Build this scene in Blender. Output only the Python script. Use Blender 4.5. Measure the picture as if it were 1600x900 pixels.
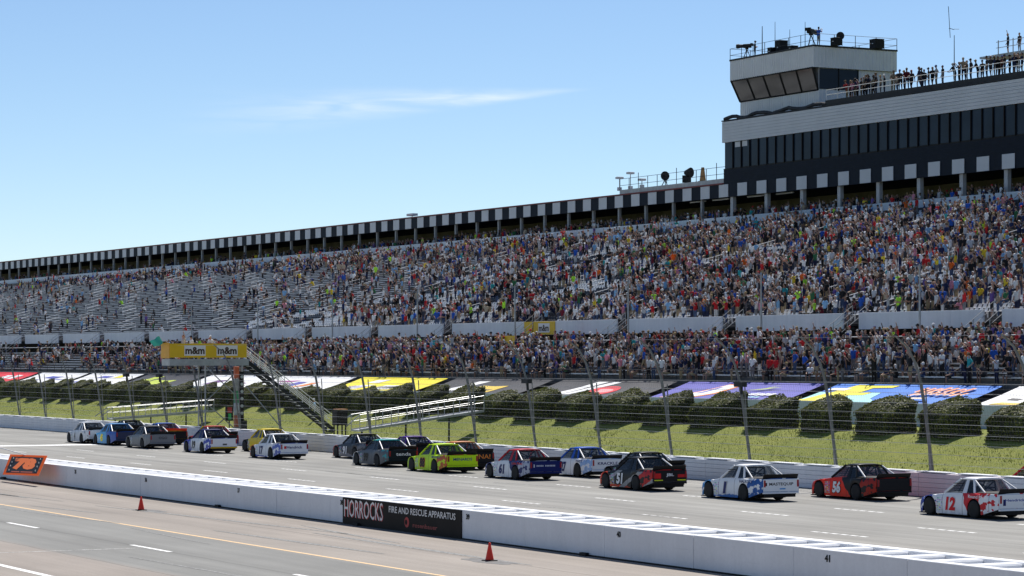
import bpy, bmesh, math, random
from mathutils import Vector, Matrix
R = math.radians
random.seed(7)
scene = bpy.context.scene
for o in list(bpy.data.objects): bpy.data.objects.remove(o)

# ------------------------------------------------------------------ camera, sky, sun, exposure
# axes: +Y runs along the straight away from the camera, +X across the track to the grandstand
FPX, ALPHA, CAMH, HORIZ = 4200.0, R(27.65), 6.2, 562.0
cam_data = bpy.data.cameras.new('camera')
cam_data.sensor_width = 36.0
cam_data.lens = 36.0 * FPX / 1600.0
cam_data.shift_y = (HORIZ - 450.0) / 1600.0
cam_data.clip_start = 0.5
cam_data.clip_end = 9000
cam = bpy.data.objects.new('camera', cam_data)
scene.collection.objects.link(cam)
cam.location = (0, 0, CAMH)
cam.rotation_euler = (R(90), 0, -ALPHA)
scene.camera = cam

SUN_EL, SUN_AZ = R(56), R(43)          # azimuth from +Y towards +X
world = bpy.data.worlds.new('World')
scene.world = world
world.use_nodes = True
wn, wl = world.node_tree.nodes, world.node_tree.links
wn.clear()
w_out = wn.new('ShaderNodeOutputWorld'); w_bg = wn.new('ShaderNodeBackground')
w_sky = wn.new('ShaderNodeTexSky')
w_sky.sky_type = 'NISHITA'; w_sky.sun_disc = False
w_sky.sun_elevation = SUN_EL; w_sky.sun_rotation = SUN_AZ
w_sky.air_density = 1.0; w_sky.dust_density = 0.0; w_sky.ozone_density = 3.6; w_sky.altitude = 2400
w_bg.inputs['Strength'].default_value = 0.088
# a thin streak of cirrus standing in the northern sky, in world directions
def wmath(op, a, b=None, c=None):
    n = wn.new('ShaderNodeMath'); n.operation = op
    for i, v in enumerate((a, b, c)):
        if v is None: continue
        if isinstance(v, (int, float)): n.inputs[i].default_value = v
        else: wl.new(v, n.inputs[i])
    return n.outputs[0]
w_tc = wn.new('ShaderNodeTexCoord')
def wdot(vec):
    n = wn.new('ShaderNodeVectorMath'); n.operation = 'DOT_PRODUCT'
    wl.new(w_tc.outputs['Generated'], n.inputs[0]); n.inputs[1].default_value = vec
    return n.outputs['Value']
caz = R(25.2)
e0 = Vector((math.sin(caz), math.cos(caz), 0)); e1 = Vector((math.cos(caz), -math.sin(caz), 0))
den = wmath('MAXIMUM', wdot(e0), 0.05)
cu = wmath('DIVIDE', wdot(e1), den)                    # right along the horizon
cv = wmath('DIVIDE', wdot((0, 0, 1)), den)             # up
cu_ = wmath('MULTIPLY', cu, 1.0)
ctr = wmath('MULTIPLY_ADD', cu_, 0.075, 0.0955)        # centre line tilts up to the right
half = wmath('MULTIPLY_ADD', wmath('SUBTRACT', 0.072, cu_), 0.085, 0.0008)
half = wmath('MAXIMUM', half, 0.0006)
wv = wmath('ABSOLUTE', wmath('DIVIDE', wmath('SUBTRACT', cv, ctr), half))
band = wn.new('ShaderNodeMapRange'); band.interpolation_type = 'SMOOTHSTEP'
wl.new(wv, band.inputs[0]); band.inputs[1].default_value = 1.0; band.inputs[2].default_value = 0.0
fadr = wn.new('ShaderNodeMapRange'); fadr.interpolation_type = 'SMOOTHSTEP'
wl.new(cu_, fadr.inputs[0]); fadr.inputs[1].default_value = 0.078; fadr.inputs[2].default_value = 0.035
fadl = wn.new('ShaderNodeMapRange'); fadl.interpolation_type = 'SMOOTHSTEP'
wl.new(cu_, fadl.inputs[0]); fadl.inputs[1].default_value = -0.095; fadl.inputs[2].default_value = 0.03
w_comb = wn.new('ShaderNodeCombineXYZ')
wl.new(wmath('MULTIPLY', cu, 14), w_comb.inputs[0]); wl.new(wmath('MULTIPLY', cv, 120), w_comb.inputs[1])
w_noise = wn.new('ShaderNodeTexNoise'); w_noise.inputs['Scale'].default_value = 2.4; w_noise.inputs['Detail'].default_value = 9; w_noise.inputs['Distortion'].default_value = 0.6
wl.new(w_comb.outputs[0], w_noise.inputs['Vector'])
nz = wn.new('ShaderNodeMapRange'); wl.new(w_noise.outputs[0], nz.inputs[0])
nz.inputs[1].default_value = 0.36; nz.inputs[2].default_value = 0.72; nz.inputs[3].default_value = 0.12
cm = wmath('MULTIPLY', wmath('MULTIPLY', band.outputs[0], fadr.outputs[0]), wmath('MULTIPLY', fadl.outputs[0], nz.outputs[0]))
cm = wmath('MULTIPLY', cm, 0.85)
w_mix = wn.new('ShaderNodeMix'); w_mix.data_type = 'RGBA'
wl.new(cm, w_mix.inputs[0]); wl.new(w_sky.outputs[0], w_mix.inputs[6]); w_mix.inputs[7].default_value = (7.6, 8.6, 9.6, 1)
wl.new(w_mix.outputs[2], w_bg.inputs[0]); wl.new(w_bg.outputs[0], w_out.inputs[0])

sun_data = bpy.data.lights.new('sun', 'SUN')
sun_data.energy = 5.0; sun_data.angle = R(0.53); sun_data.color = (1.0, 0.955, 0.89)
sun = bpy.data.objects.new('sun', sun_data); scene.collection.objects.link(sun)
to_sun = Vector((math.sin(SUN_AZ) * math.cos(SUN_EL), math.cos(SUN_AZ) * math.cos(SUN_EL), math.sin(SUN_EL)))
sun.rotation_euler = to_sun.to_track_quat('Z', 'Y').to_euler()
sun.location = (60, 150, 120)

scene.view_settings.view_transform = 'Standard'
scene.view_settings.look = 'None'
scene.view_settings.gamma = 1.0
scene.view_settings.exposure = 0.36
scene.view_settings.use_curve_mapping = False
scene.render.engine = 'CYCLES'
scene.cycles.max_bounces = 6
scene.cycles.transparent_max_bounces = 12
scene.cycles.use_denoising = True

# ------------------------------------------------------------------ helpers
COL = scene.collection
def gpt(px, py, z=0.0):
    """ground position seen at a place of the photograph (survey of the site)"""
    d = FPX * (CAMH - z) / (py - HORIZ); r = (px - 800) * d / FPX
    return Vector((r * math.cos(ALPHA) + d * math.sin(ALPHA), d * math.cos(ALPHA) - r * math.sin(ALPHA), z))
def yat(px, X):
    return X / math.tan(ALPHA + math.atan((px - 800) / FPX))
def zat(px, py, X):
    d = X / (math.sin(ALPHA) + (px - 800) / FPX * math.cos(ALPHA))
    return CAMH + (HORIZ - py) * d / FPX

class MB:
    def __init__(s): s.v = []; s.f = []; s.m = []
    def add(s, vs, fs, m=0):
        b = len(s.v); s.v += [tuple(v) for v in vs]
        s.f += [tuple(i + b for i in f) for f in fs]; s.m += [m] * len(fs); return s
    def box(s, a, b, m=0):
        x0, y0, z0 = a; x1, y1, z1 = b
        return s.add([(x0,y0,z0),(x1,y0,z0),(x1,y1,z0),(x0,y1,z0),(x0,y0,z1),(x1,y0,z1),(x1,y1,z1),(x0,y1,z1)],
                     [(0,3,2,1),(4,5,6,7),(0,1,5,4),(1,2,6,5),(2,3,7,6),(3,0,4,7)], m)
    def bbox(s, a, b, c=0.02, m=0):
        """box with chamfered vertical and top edges"""
        x0, y0, z0 = a; x1, y1, z1 = b
        def ring(i, z): return [(x0+i,y0,z),(x1-i,y0,z),(x1,y0+i,z),(x1,y1-i,z),(x1-i,y1,z),(x0+i,y1,z),(x0,y1-i,z),(x0,y0+i,z)]
        r0 = ring(c, z0); r1 = ring(c, z1 - c)
        r2 = [(min(max(x, x0+c), x1-c), min(max(y, y0+c), y1-c), z1) for x, y, z in ring(c, z1)]
        fs = [tuple(range(7, -1, -1)), tuple(range(16, 24))]
        for k in range(2):
            for i in range(8):
                j = (i + 1) % 8; fs.append((k*8+i, k*8+j, k*8+8+j, k*8+8+i))
        return s.add(r0 + r1 + r2, fs, m)
    def quad(s, a, b, c, d, m=0): return s.add([a, b, c, d], [(0, 1, 2, 3)], m)
    def poly(s, pts, m=0): return s.add(pts, [tuple(range(len(pts)))], m)
    def tube(s, a, b, r=0.03, n=5, r2=None, m=0, cap=True):
        a = Vector(a); b = Vector(b); d = (b - a)
        if d.length < 1e-6: return s
        d.normalize(); u = d.orthogonal().normalized(); w = d.cross(u)
        r2 = r if r2 is None else r2
        vs = []
        for p, rr in ((a, r), (b, r2)):
            for i in range(n):
                t = 2 * math.pi * (i + .5) / n
                vs.append(p + (u * math.cos(t) + w * math.sin(t)) * rr)
        fs = [(i, (i+1) % n, n + (i+1) % n, n + i) for i in range(n)]
        if cap: fs += [tuple(range(n-1, -1, -1)), tuple(range(n, 2*n))]
        return s.add(vs, fs, m)
    def path(s, pts, r=0.03, n=5, m=0):
        for a, b in zip(pts[:-1], pts[1:]): s.tube(a, b, r, n, m=m)
        return s
    def lathe(s, prof, n=16, axis='z', off=(0,0,0), m=0):
        vs = []; fs = []
        for (r, h) in prof:
            for i in range(n):
                t = 2*math.pi*i/n; c, q = r*math.cos(t), r*math.sin(t)
                p = (c, q, h) if axis == 'z' else ((h, c, q) if axis == 'x' else (q, h, c))
                vs.append((p[0]+off[0], p[1]+off[1], p[2]+off[2]))
        for k in range(len(prof)-1):
            for i in range(n):
                j = (i+1) % n; fs.append((k*n+i, k*n+j, (k+1)*n+j, (k+1)*n+i))
        fs.append(tuple(range(n-1, -1, -1))); fs.append(tuple(range((len(prof)-1)*n, len(prof)*n)))
        return s.add(vs, fs, m)
    def mesh(s, name, mats=None, smooth=False):
        me = bpy.data.meshes.new(name); me.from_pydata(s.v, [], s.f); me.update()
        for mt in (mats or []): me.materials.append(mt)
        if any(s.m): me.polygons.foreach_set('material_index', s.m)
        if smooth: me.polygons.foreach_set('use_smooth', [True]*len(me.polygons))
        return me
    def build(s, name, mats, parent=None, smooth=False, loc=None):
        if not isinstance(mats, (list, tuple)): mats = [mats]
        return link(name, s.mesh(name, mats, smooth), parent, loc)
def link(name, data, parent=None, loc=None, rotz=0):
    o = bpy.data.objects.new(name, data); COL.objects.link(o)
    if parent is not None: o.parent = parent
    if loc is not None: o.location = loc
    if rotz: o.rotation_euler = (0, 0, rotz)
    return o
def empty(name, loc=(0,0,0), rotz=0):
    o = bpy.data.objects.new(name, None); COL.objects.link(o); o.location = loc; o.rotation_euler = (0,0,rotz)
    o.empty_display_size = 0.3; return o
def tag(o, label=None, cat=None, group=None, kind=None):
    if label: o['label'] = label
    if cat: o['category'] = cat
    if group: o['group'] = group
    if kind: o['kind'] = kind
    return o
def recalc(me):
    bm = bmesh.new(); bm.from_mesh(me); bmesh.ops.recalc_face_normals(bm, faces=bm.faces); bm.to_mesh(me); bm.free(); return me

# ------------------------------------------------------------------ materials
MC = {}
class NT:
    def __init__(s, name):
        s.mat = bpy.data.materials.new(name); s.mat.use_nodes = True
        s.n = s.mat.node_tree.nodes; s.l = s.mat.node_tree.links
        s.b = s.n['Principled BSDF']
    def node(s, t, **k):
        n = s.n.new(t)
        for a, v in k.items(): setattr(n, a, v)
        return n
    def set(s, sock, v):
        if isinstance(v, (int, float)): sock.default_value = v
        elif isinstance(v, (tuple, list)): sock.default_value = tuple(v) + ((1,) if len(v) == 3 and sock.type == 'RGBA' else ())
        else: s.l.new(v, sock)
    def math(s, op, a, b=None, c=None):
        n = s.node('ShaderNodeMath', operation=op)
        for i, v in enumerate((a, b, c)):
            if v is not None: s.set(n.inputs[i], v)
        return n.outputs[0]
    def mix(s, f, a, b, blend='MIX'):
        n = s.node('ShaderNodeMix', data_type='RGBA', blend_type=blend)
        s.set(n.inputs[0], f); s.set(n.inputs[6], a); s.set(n.inputs[7], b); return n.outputs[2]
    def ramp(s, v, a, b, c=0.0, d=1.0, smooth=False):
        n = s.node('ShaderNodeMapRange'); n.interpolation_type = 'SMOOTHSTEP' if smooth else 'LINEAR'
        s.set(n.inputs[0], v)
        for i, q in enumerate((a, b, c, d)): n.inputs[i+1].default_value = q
        return n.outputs[0]
    def coord(s, kind='Object'): return s.node('ShaderNodeTexCoord').outputs[kind]
    def pos(s): return s.node('ShaderNodeNewGeometry').outputs['Position']
    def sep(s, v):
        n = s.node('ShaderNodeSeparateXYZ'); s.l.new(v, n.inputs[0]); return n.outputs
    def scale(s, v, sc):
        n = s.node('ShaderNodeVectorMath', operation='MULTIPLY'); s.l.new(v, n.inputs[0]); n.inputs[1].default_value = sc; return n.outputs[0]
    def noise(s, v, scale, detail=4, rough=0.55):
        n = s.node('ShaderNodeTexNoise'); s.l.new(v, n.inputs['Vector'])
        n.inputs['Scale'].default_value = scale; n.inputs['Detail'].default_value = detail; n.inputs['Roughness'].default_value = rough
        return n.outputs[0]
    def bump(s, h, strength=0.3, dist=0.02):
        n = s.node('ShaderNodeBump'); n.inputs['Strength'].default_value = strength; n.inputs['Distance'].default_value = dist
        s.l.new(h, n.inputs['Height']); s.l.new(n.outputs[0], s.b.inputs['Normal'])
    def col(s, v): s.set(s.b.inputs['Base Color'], v)
    def par(s, rough=0.6, metal=0.0, spec=0.5, coat=0.0):
        s.b.inputs['Roughness'].default_value = rough; s.b.inputs['Metallic'].default_value = metal
        s.b.inputs['Specular IOR Level'].default_value = spec; s.b.inputs['Coat Weight'].default_value = coat
        return s.mat
def mat(name, c, rough=0.6, metal=0.0, var=0.12, scale=1.5, spec=0.4, coat=0.0, bump=0.0, bscale=30, world_space=True):
    if name in MC: return MC[name]
    t = NT(name); v = t.pos() if world_space else t.coord()
    n1 = t.noise(v, scale, 5)
    f = t.ramp(n1, 0.3, 0.7, 1 - var, 1 + var)
    m = t.node('ShaderNodeVectorMath', operation='SCALE'); m.inputs[0].default_value = c; t.l.new(f, m.inputs['Scale'])
    t.col(m.outputs[0])
    if bump: t.bump(t.noise(v, bscale, 3), bump, 0.02)
    t.par(rough, metal, spec, coat); MC[name] = t.mat
    return t.mat

M_white = mat('white_paint', (0.78, 0.79, 0.80), 0.5, var=0.05, scale=0.6)
M_black = mat('black_paint', (0.010, 0.010, 0.011), 0.6, var=0.2, spec=0.2)
M_dark = mat('dark_steel', (0.030, 0.032, 0.037), 0.6, 0.2, var=0.2, spec=0.2)
M_post = mat('weathered_post_steel', (0.17, 0.175, 0.185), 0.5, 0.4, var=0.2, scale=2.5)
M_steel = mat('galvanised_steel', (0.36, 0.37, 0.38), 0.45, 0.55, var=0.18, scale=2.5)
M_alu = mat('aluminium', (0.62, 0.63, 0.64), 0.42, 0.45, var=0.12, scale=2.0)
M_rubber = mat('tyre_rubber', (0.012, 0.012, 0.012), 0.8, var=0.25, scale=6)
M_rim = mat('wheel_rim', (0.05, 0.05, 0.055), 0.35, 0.7, var=0.1)
M_orange = mat('sign_orange', (0.85, 0.13, 0.008), 0.5, var=0.05)
def translucent(name, c):
    t = NT(name); t.col(c); t.par(0.5, spec=0.2)
    tr = t.node('ShaderNodeBsdfTranslucent'); tr.inputs[0].default_value = (*c, 1)
    ms = t.node('ShaderNodeMixShader'); ms.inputs[0].default_value = 0.5
    t.l.new(t.b.outputs[0], ms.inputs[1]); t.l.new(tr.outputs[0], ms.inputs[2]); t.l.new(ms.outputs[0], t.n['Material Output'].inputs[0]); return t.mat
M_plastic = translucent('orange_board_plastic', (0.95, 0.20, 0.01))
M_red = mat('red_paint', (0.55, 0.02, 0.02), 0.5, var=0.08)
M_yellow = mat('yellow_vinyl', (0.72, 0.46, 0.012), 0.5, var=0.06)
M_navy = mat('navy_cladding', (0.010, 0.015, 0.026), 0.6, var=0.15, spec=0.12)
M_darkred = mat('dark_red_trim', (0.16, 0.012, 0.014), 0.5)
M_greyclad = mat('pale_grey_cladding', (0.55, 0.57, 0.60), 0.5, var=0.05, scale=0.4)

def weathered(name, c, streak=0.07, rough=0.65):
    """painted wall with vertical rain streaks and scuffs"""
    t = NT(name); v = t.pos()
    st = t.noise(t.scale(v, (1.0, 1.6, 0.12)), 1.4, 6, 0.6)
    bl = t.noise(v, 0.35, 4); fine = t.noise(v, 9, 4)
    f = t.math('MULTIPLY', t.ramp(st, 0.35, 0.75, 1.0, 1 - streak), t.ramp(bl, 0.3, 0.7, 0.94, 1.05))
    f = t.math('MULTIPLY', f, t.ramp(fine, 0.3, 0.75, 1.02, 0.95))
    sc = t.noise(t.scale(v, (1.0, 0.22, 7.0)), 1.3, 6, 0.65)
    f = t.math('MULTIPLY', f, t.ramp(sc, 0.66, 0.74, 1.0, 0.80))
    m = t.node('ShaderNodeVectorMath', operation='SCALE'); m.inputs[0].default_value = c; t.l.new(f, m.inputs['Scale'])
    t.col(m.outputs[0]); t.bump(fine, 0.15, 0.01); return t.par(rough)
M_wallwhite = weathered('white_wall_paint', (0.74, 0.75, 0.77))
M_wallpink = weathered('pink_tinted_wall', (0.68, 0.58, 0.61))  # pinkish tint for one short stretch of the barrier
M_outer = weathered('outer_wall_paint', (0.74, 0.75, 0.77), 0.10)

def asphalt(name, stops, seams, blotch=0.13):
    """stops: (x, colour) across the road; seams: x of tar joints"""
    t = NT(name); v = t.pos(); x, y, z = t.sep(v)
    wob = t.noise(t.scale(v, (0.3, 0.08, 1)), 1.0, 3)
    xw = t.math('ADD', x, t.ramp(wob, 0, 1, -0.35, 0.35))
    x0, x1 = stops[0][0], stops[-1][0]
    cr = t.node('ShaderNodeValToRGB'); t.l.new(t.ramp(xw, x0, x1), cr.inputs[0])
    el = cr.color_ramp.elements
    while len(el) < len(stops): el.new(0.5)
    for e, (sx, c) in zip(el, stops): e.position = (sx - x0) / (x1 - x0); e.color = (*c, 1)
    c = cr.outputs[0]
    lanes = t.noise(t.scale(v, (0.9, 0.012, 1)), 1.0, 5, 0.6)
    bl = t.noise(t.scale(v, (0.25, 0.1, 1)), 1.0, 5, 0.6)
    fine = t.noise(v, 14, 5, 0.7)
    f = t.math('MULTIPLY', t.ramp(lanes, 0.28, 0.72, 1 - blotch*1.6, 1 + blotch), t.ramp(bl, 0.3, 0.7, 1 - blotch, 1 + blotch))
    f = t.math('MULTIPLY', f, t.ramp(fine, 0.25, 0.75, 0.86, 1.12))
    for sx, w, k in seams:
        xx = t.math('ADD', x, t.ramp(t.noise(t.scale(v, (0, 0.5, 0)), 1.0, 4), 0, 1, -0.12, 0.12))
        dd = t.math('ABSOLUTE', t.math('SUBTRACT', xx, sx))
        f = t.math('MULTIPLY', f, t.ramp(dd, w*0.4, w, k, 1.0))
    n = t.node('ShaderNodeVectorMath', operation='SCALE'); t.l.new(c, n.inputs[0]); t.l.new(f, n.inputs['Scale'])
    t.col(n.outputs[0]); t.bump(fine, 0.25, 0.006); return t.par(0.85, spec=0.25)
G1 = (0.240, 0.234, 0.216); G2 = (0.205, 0.203, 0.190); B1 = (0.270, 0.236, 0.206); B2 = (0.280, 0.248, 0.216)
M_pit = asphalt('pit_road_surface', [(-30, G2), (22, B2), (23.9, B2), (24.1, B1), (27.0, B1), (27.4, G2), (33.8, G2), (34.3, B2), (41.6, B1)],
                [(37.9, 0.09, 0.72), (30.45, 0.10, 0.8), (27.2, 0.06, 0.72), (29.0, 0.3, 0.9), (35.6, 0.05, 0.9)])
M_track = asphalt('race_track_surface', [(43, B1), (49.5, B1), (51.5, (0.245, 0.233, 0.212)), (56, G1), (62, (0.258, 0.252, 0.232)), (67, G1), (73, (0.27, 0.262, 0.242))],
                  [(46.3, 0.12, 0.75), (48.6, 0.10, 0.82), (52.2, 0.15, 0.86), (57.0, 0.12, 0.84), (61.9, 0.12, 0.84), (66.5, 0.10, 0.88), (60.4, 0.9, 0.93), (64.6, 0.9, 0.94)], 0.16)
def worn_paint(name, c, wear=0.5):
    t = NT(name); v = t.pos(); n = t.noise(v, 6, 5, 0.7)
    t.col(t.mix(t.ramp(n, wear - 0.06, wear + 0.10), c, (0.24, 0.235, 0.22))); return t.par(0.7)
M_line = worn_paint('worn_white_line_paint', (0.78, 0.78, 0.76), 0.58)
M_linefaint = worn_paint('faint_white_line_paint', (0.62, 0.61, 0.58), 0.46)
M_lineor = worn_paint('worn_yellow_line_paint', (0.72, 0.47, 0.22), 0.60)

def grass_mat(name):
    t = NT(name); v = t.pos()
    n1 = t.noise(v, 0.35, 4); n2 = t.noise(v, 3.0, 5, 0.7); n3 = t.noise(v, 22, 3, 0.7)
    c = t.mix(t.ramp(n1, 0.35, 0.65), (0.155, 0.188, 0.034), (0.230, 0.245, 0.054))
    c = t.mix(t.ramp(n2, 0.45, 0.75), c, (0.125, 0.158, 0.030))
    c = t.mix(t.ramp(n3, 0.5, 0.8), c, (0.26, 0.25, 0.07))
    t.col(c); t.bump(n3, 0.8, 0.06); return t.par(0.9, spec=0.15)
M_grass = grass_mat('mown_grass')
def leaf_mat(name, a, b):
    t = NT(name)
    gi = t.node('ShaderNodeNewGeometry')
    c = t.mix(gi.outputs['Random Per Island'], a, b); t.col(c)
    t.par(0.6, spec=0.25); t.b.inputs['Subsurface Weight'].default_value = 0.0
    tr = t.node('ShaderNodeBsdfTranslucent'); t.l.new(c, tr.inputs[0])
    ms = t.node('ShaderNodeMixShader'); ms.inputs[0].default_value = 0.25
    out = t.n['Material Output']; t.l.new(t.b.outputs[0], ms.inputs[1]); t.l.new(tr.outputs[0], ms.inputs[2]); t.l.new(ms.outputs[0], out.inputs[0])
    return t.mat
M_leaf = leaf_mat('hedge_leaf', (0.060, 0.085, 0.016), (0.165, 0.165, 0.036))
M_blade = leaf_mat('grass_blade', (0.150, 0.188, 0.034), (0.260, 0.270, 0.068))
M_hedgecore = mat('hedge_twigs', (0.020, 0.022, 0.012), 0.9, var=0.4, scale=8)

def glass_mat(name, tint, trans, rough=0.05):
    t = NT(name); t.col(tint); t.par(rough, 0.0, 0.6)
    tr = t.node('ShaderNodeBsdfTransparent'); tr.inputs[0].default_value = (0.75, 0.78, 0.80, 1)
    ms = t.node('ShaderNodeMixShader'); ms.inputs[0].default_value = trans
    out = t.n['Material Output']; t.l.new(t.b.outputs[0], ms.inputs[1]); t.l.new(tr.outputs[0], ms.inputs[2]); t.l.new(ms.outputs[0], out.inputs[0])
    return t.mat
M_truckglass = glass_mat('tinted_truck_glass', (0.012, 0.014, 0.018), 0.45)
M_rearglass = glass_mat('clear_rear_glass', (0.10, 0.11, 0.12), 0.6)
M_bldglass = mat('dark_window_glass', (0.014, 0.024, 0.040), 0.12, var=0.35, scale=0.25, spec=0.14)
M_towerglass = mat('bronze_window_glass', (0.055, 0.050, 0.042), 0.06, var=0.3, scale=0.3, spec=0.5)

# text as flat mesh lettering
TXT = {}
def text_mesh(body, w, h, m, shear=0.0, depth=0.0, bold=0.0):
    key = (body, round(w, 3), round(h, 3), m.name, shear, depth, bold)
    if key in TXT: return TXT[key]
    cu = bpy.data.curves.new('lettering', 'FONT'); cu.body = body; cu.size = 1.0; cu.resolution_u = 2
    cu.shear = shear; cu.offset = bold; cu.fill_mode = 'FRONT'
    if depth: cu.extrude = depth; cu.fill_mode = 'BOTH'
    ob = bpy.data.objects.new('lettering_source', cu); COL.objects.link(ob)
    dg = bpy.context.evaluated_depsgraph_get(); dg.update()
    me = bpy.data.meshes.new_from_object(ob.evaluated_get(dg)); bpy.data.objects.remove(ob); bpy.data.curves.remove(cu)
    xs = [v.co.x for v in me.vertices]; ys = [v.co.y for v in me.vertices]
    cx, cy = (min(xs)+max(xs))/2, (min(ys)+max(ys))/2; sx, sy = w/max(1e-6, max(xs)-min(xs)), h/max(1e-6, max(ys)-min(ys))
    for v in me.vertices: v.co.x = (v.co.x - cx)*sx; v.co.y = (v.co.y - cy)*sy
    me.materials.clear(); me.materials.append(m); TXT[key] = me
    return me
def text(name, body, w, h, m, parent, loc, face='-x', shear=0.0, bold=0.0):
    o = link(name, text_mesh(body, w, h, m, shear, 0.0, bold), parent, loc)
    o.rotation_euler = {'-x': (R(90), 0, R(-90)), '-y': (R(90), 0, 0)}[face]
    return o

# ------------------------------------------------------------------ ground, track, pit road
tag(MB().quad((-3000,-3000,-0.35),(3000,-3000,-0.35),(3000,4000,-0.35),(-3000,4000,-0.35)).build('ground', M_grass), 'wide grassy ground around the race track', None, kind='structure')
PW0, PW1 = 41.5, 43.75          # pit wall faces
OW = 72.8                       # outer wall face
tag(MB().box((-40, -60, -0.3), (PW0 + 0.3, 700, 0.0)).build('pit_road', M_pit), 'grey and beige pit road in front of the wall', None, kind='structure')
tag(MB().box((PW1 - 0.3, -60, -0.3), (OW + 0.3, 700, 0.0)).build('race_track', M_track), 'weathered grey race track between the two walls', None, kind='structure')
def line(name, x0, x1, y0, y1, m, label, z=0.004):
    o = MB().quad((x0,y0,z),(x1,y0,z),(x1,y1,z),(x0,y1,z)).build(name, m); return tag(o, label, None, kind='structure')
line('pit_lane_line', 33.95, 34.10, -40, 600, M_lineor, 'long worn yellow line along the pit road')
line('pit_edge_line', 23.85, 24.10, -40, 600, M_line, 'long white edge line of the pit road')
for k in range(6):
    line('lane_dash', 30.38, 30.56, 68.0 + 13.9*k, 71.7 + 13.9*k, M_line, 'short white dash on the grey pit lane')
line('stall_line', 24.1, 30.2, 84.0, 84.12, M_linefaint, 'faint white line across the pit road')
line('stall_line', 24.1, 29.0, 109.0, 109.12, M_linefaint, 'faint white line across the pit road further away')
# start finish line: chequered worn white band
line('finish_line', PW1 + 0.2, OW - 0.15, 187.0, 189.2, M_line, 'broad white finish line across the race track')
for k in range(-2, 10):
    for x in (54.6, 59.3, 63.9):
        yy = 79.2 + 12.1*k
        if yy > 186: continue
        b = MB()
        for q in range(6):
            y0 = yy - 1.75 + q*0.6
            b.quad((x-0.09,y0,0.004),(x+0.09,y0,0.004),(x+0.09,y0+0.44,0.004),(x-0.09,y0+0.44,0.004))
        tag(b.build('grid_mark', M_line), 'row of short white dashes painted on the race track', None, kind='structure')
line('track_edge_line', PW1 + 1.9, PW1 + 2.02, -20, 187, M_linefaint, 'faint edge line beside the pit wall')

M_skid = worn_paint('rubber_skid', (0.10, 0.098, 0.092), 0.50)
random.seed(17)
for k in range(26):
    onp = k < 14
    x = random.uniform(25, 40) if onp else random.uniform(47, 71); y0 = random.uniform(62, 125) if onp else random.uniform(70, 180); ln = random.uniform(5, 22); dr = random.uniform(-0.09, 0.09); w = random.uniform(0.05, 0.16)
    b = MB(); pts = []
    for i in range(13):
        f = i/12; pts.append((x + dr*ln*f + dr*2.0*f*f, y0 + ln*f, w*math.sin(math.pi*min(0.98, max(0.02, f)))**0.5))
    for (xa, ya, wa), (xb, yb, wb) in zip(pts[:-1], pts[1:]): b.quad((xa-wa, ya, 0.006), (xa+wa, ya, 0.006), (xb+wb, yb, 0.006), (xb-wb, yb, 0.006))
    tag(b.build('skid_mark', M_skid), 'faint dark rubber streak on the ' + ('pit road' if onp else 'race track'), kind='structure')
# ------------------------------------------------------------------ pit wall: hollow double wall with cross webs
pw = tag(empty('pit_wall', (PW0, 100, 0)), 'long low white concrete pit wall with hollow cells on top', 'wall')
def pwb(): return MB()
Y0, Y1, PH = 20.0, 330.0, 1.03
PANEL = 5.3
k = 0; y = Y0
while y < Y1:
    b = MB(); b.bbox((0.012*(k*7 % 3)/3, y-100+0.012, 0.05), (0.30, y+PANEL-100-0.008, PH - 0.004*(k % 3 == 0)), 0.015)
    b.build('front_panel', M_wallwhite, pw); y += PANEL; k += 1
MB().box((0.05, Y0-100, 0.0), (2.2, Y1-100, 0.42)).build('base', mat('pale_stained_concrete', (0.70,0.71,0.72), 0.8, var=0.15), pw)
MB().box((-0.02, Y0-100, 0.0), (0.06, Y1-100, 0.05)).build('toe_strip', M_black, pw)
y = Y0
while y < Y1:
    b = MB(); b.bbox((1.85, y-100+0.006, 0.0), (2.25, y+PANEL*2-100-0.006, PH), 0.02); b.build('rear_panel', M_wallwhite, pw); y += PANEL*2
web = MB(); web.bbox((0.302, 0, 0.422), (1.848, 0.50, PH - 0.02), 0.05); web_me = web.mesh('web', [M_wallwhite])
y = Y0 + 0.4
while y < Y1 - 1:
    link('web', web_me, pw, (0, y - 100, 0)); y += 1.63
# stencilled wall numbers and scuppers
for num, px in (('41', 1293), ('40', 967), ('39', 731), ('38', 534), ('37', 373), ('36', 228), ('35', 118)):
    text('wall_number', num, 0.26, 0.20, M_black, pw, (-0.006, yat(px, PW0) - 100, 0.80), '-x', bold=0.05)
for px in (8, 343, 916, 560):
    MB().box((-0.12, -0.2, 0.0), (0.0, 0.2, 0.11)).build('scupper', M_black, pw, loc=(-0.021, yat(px, PW0) - 100, 0.0))
for k in range(14):
    yy = 62 + k*6.1 + (k*37 % 5)*0.5
    MB().box((-0.05, -0.22, -0.02), (0.0, 0.22, 0.03)).build('lifting_slot', M_black, pw, loc=(1.849, yy - 100, 0.90))

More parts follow.
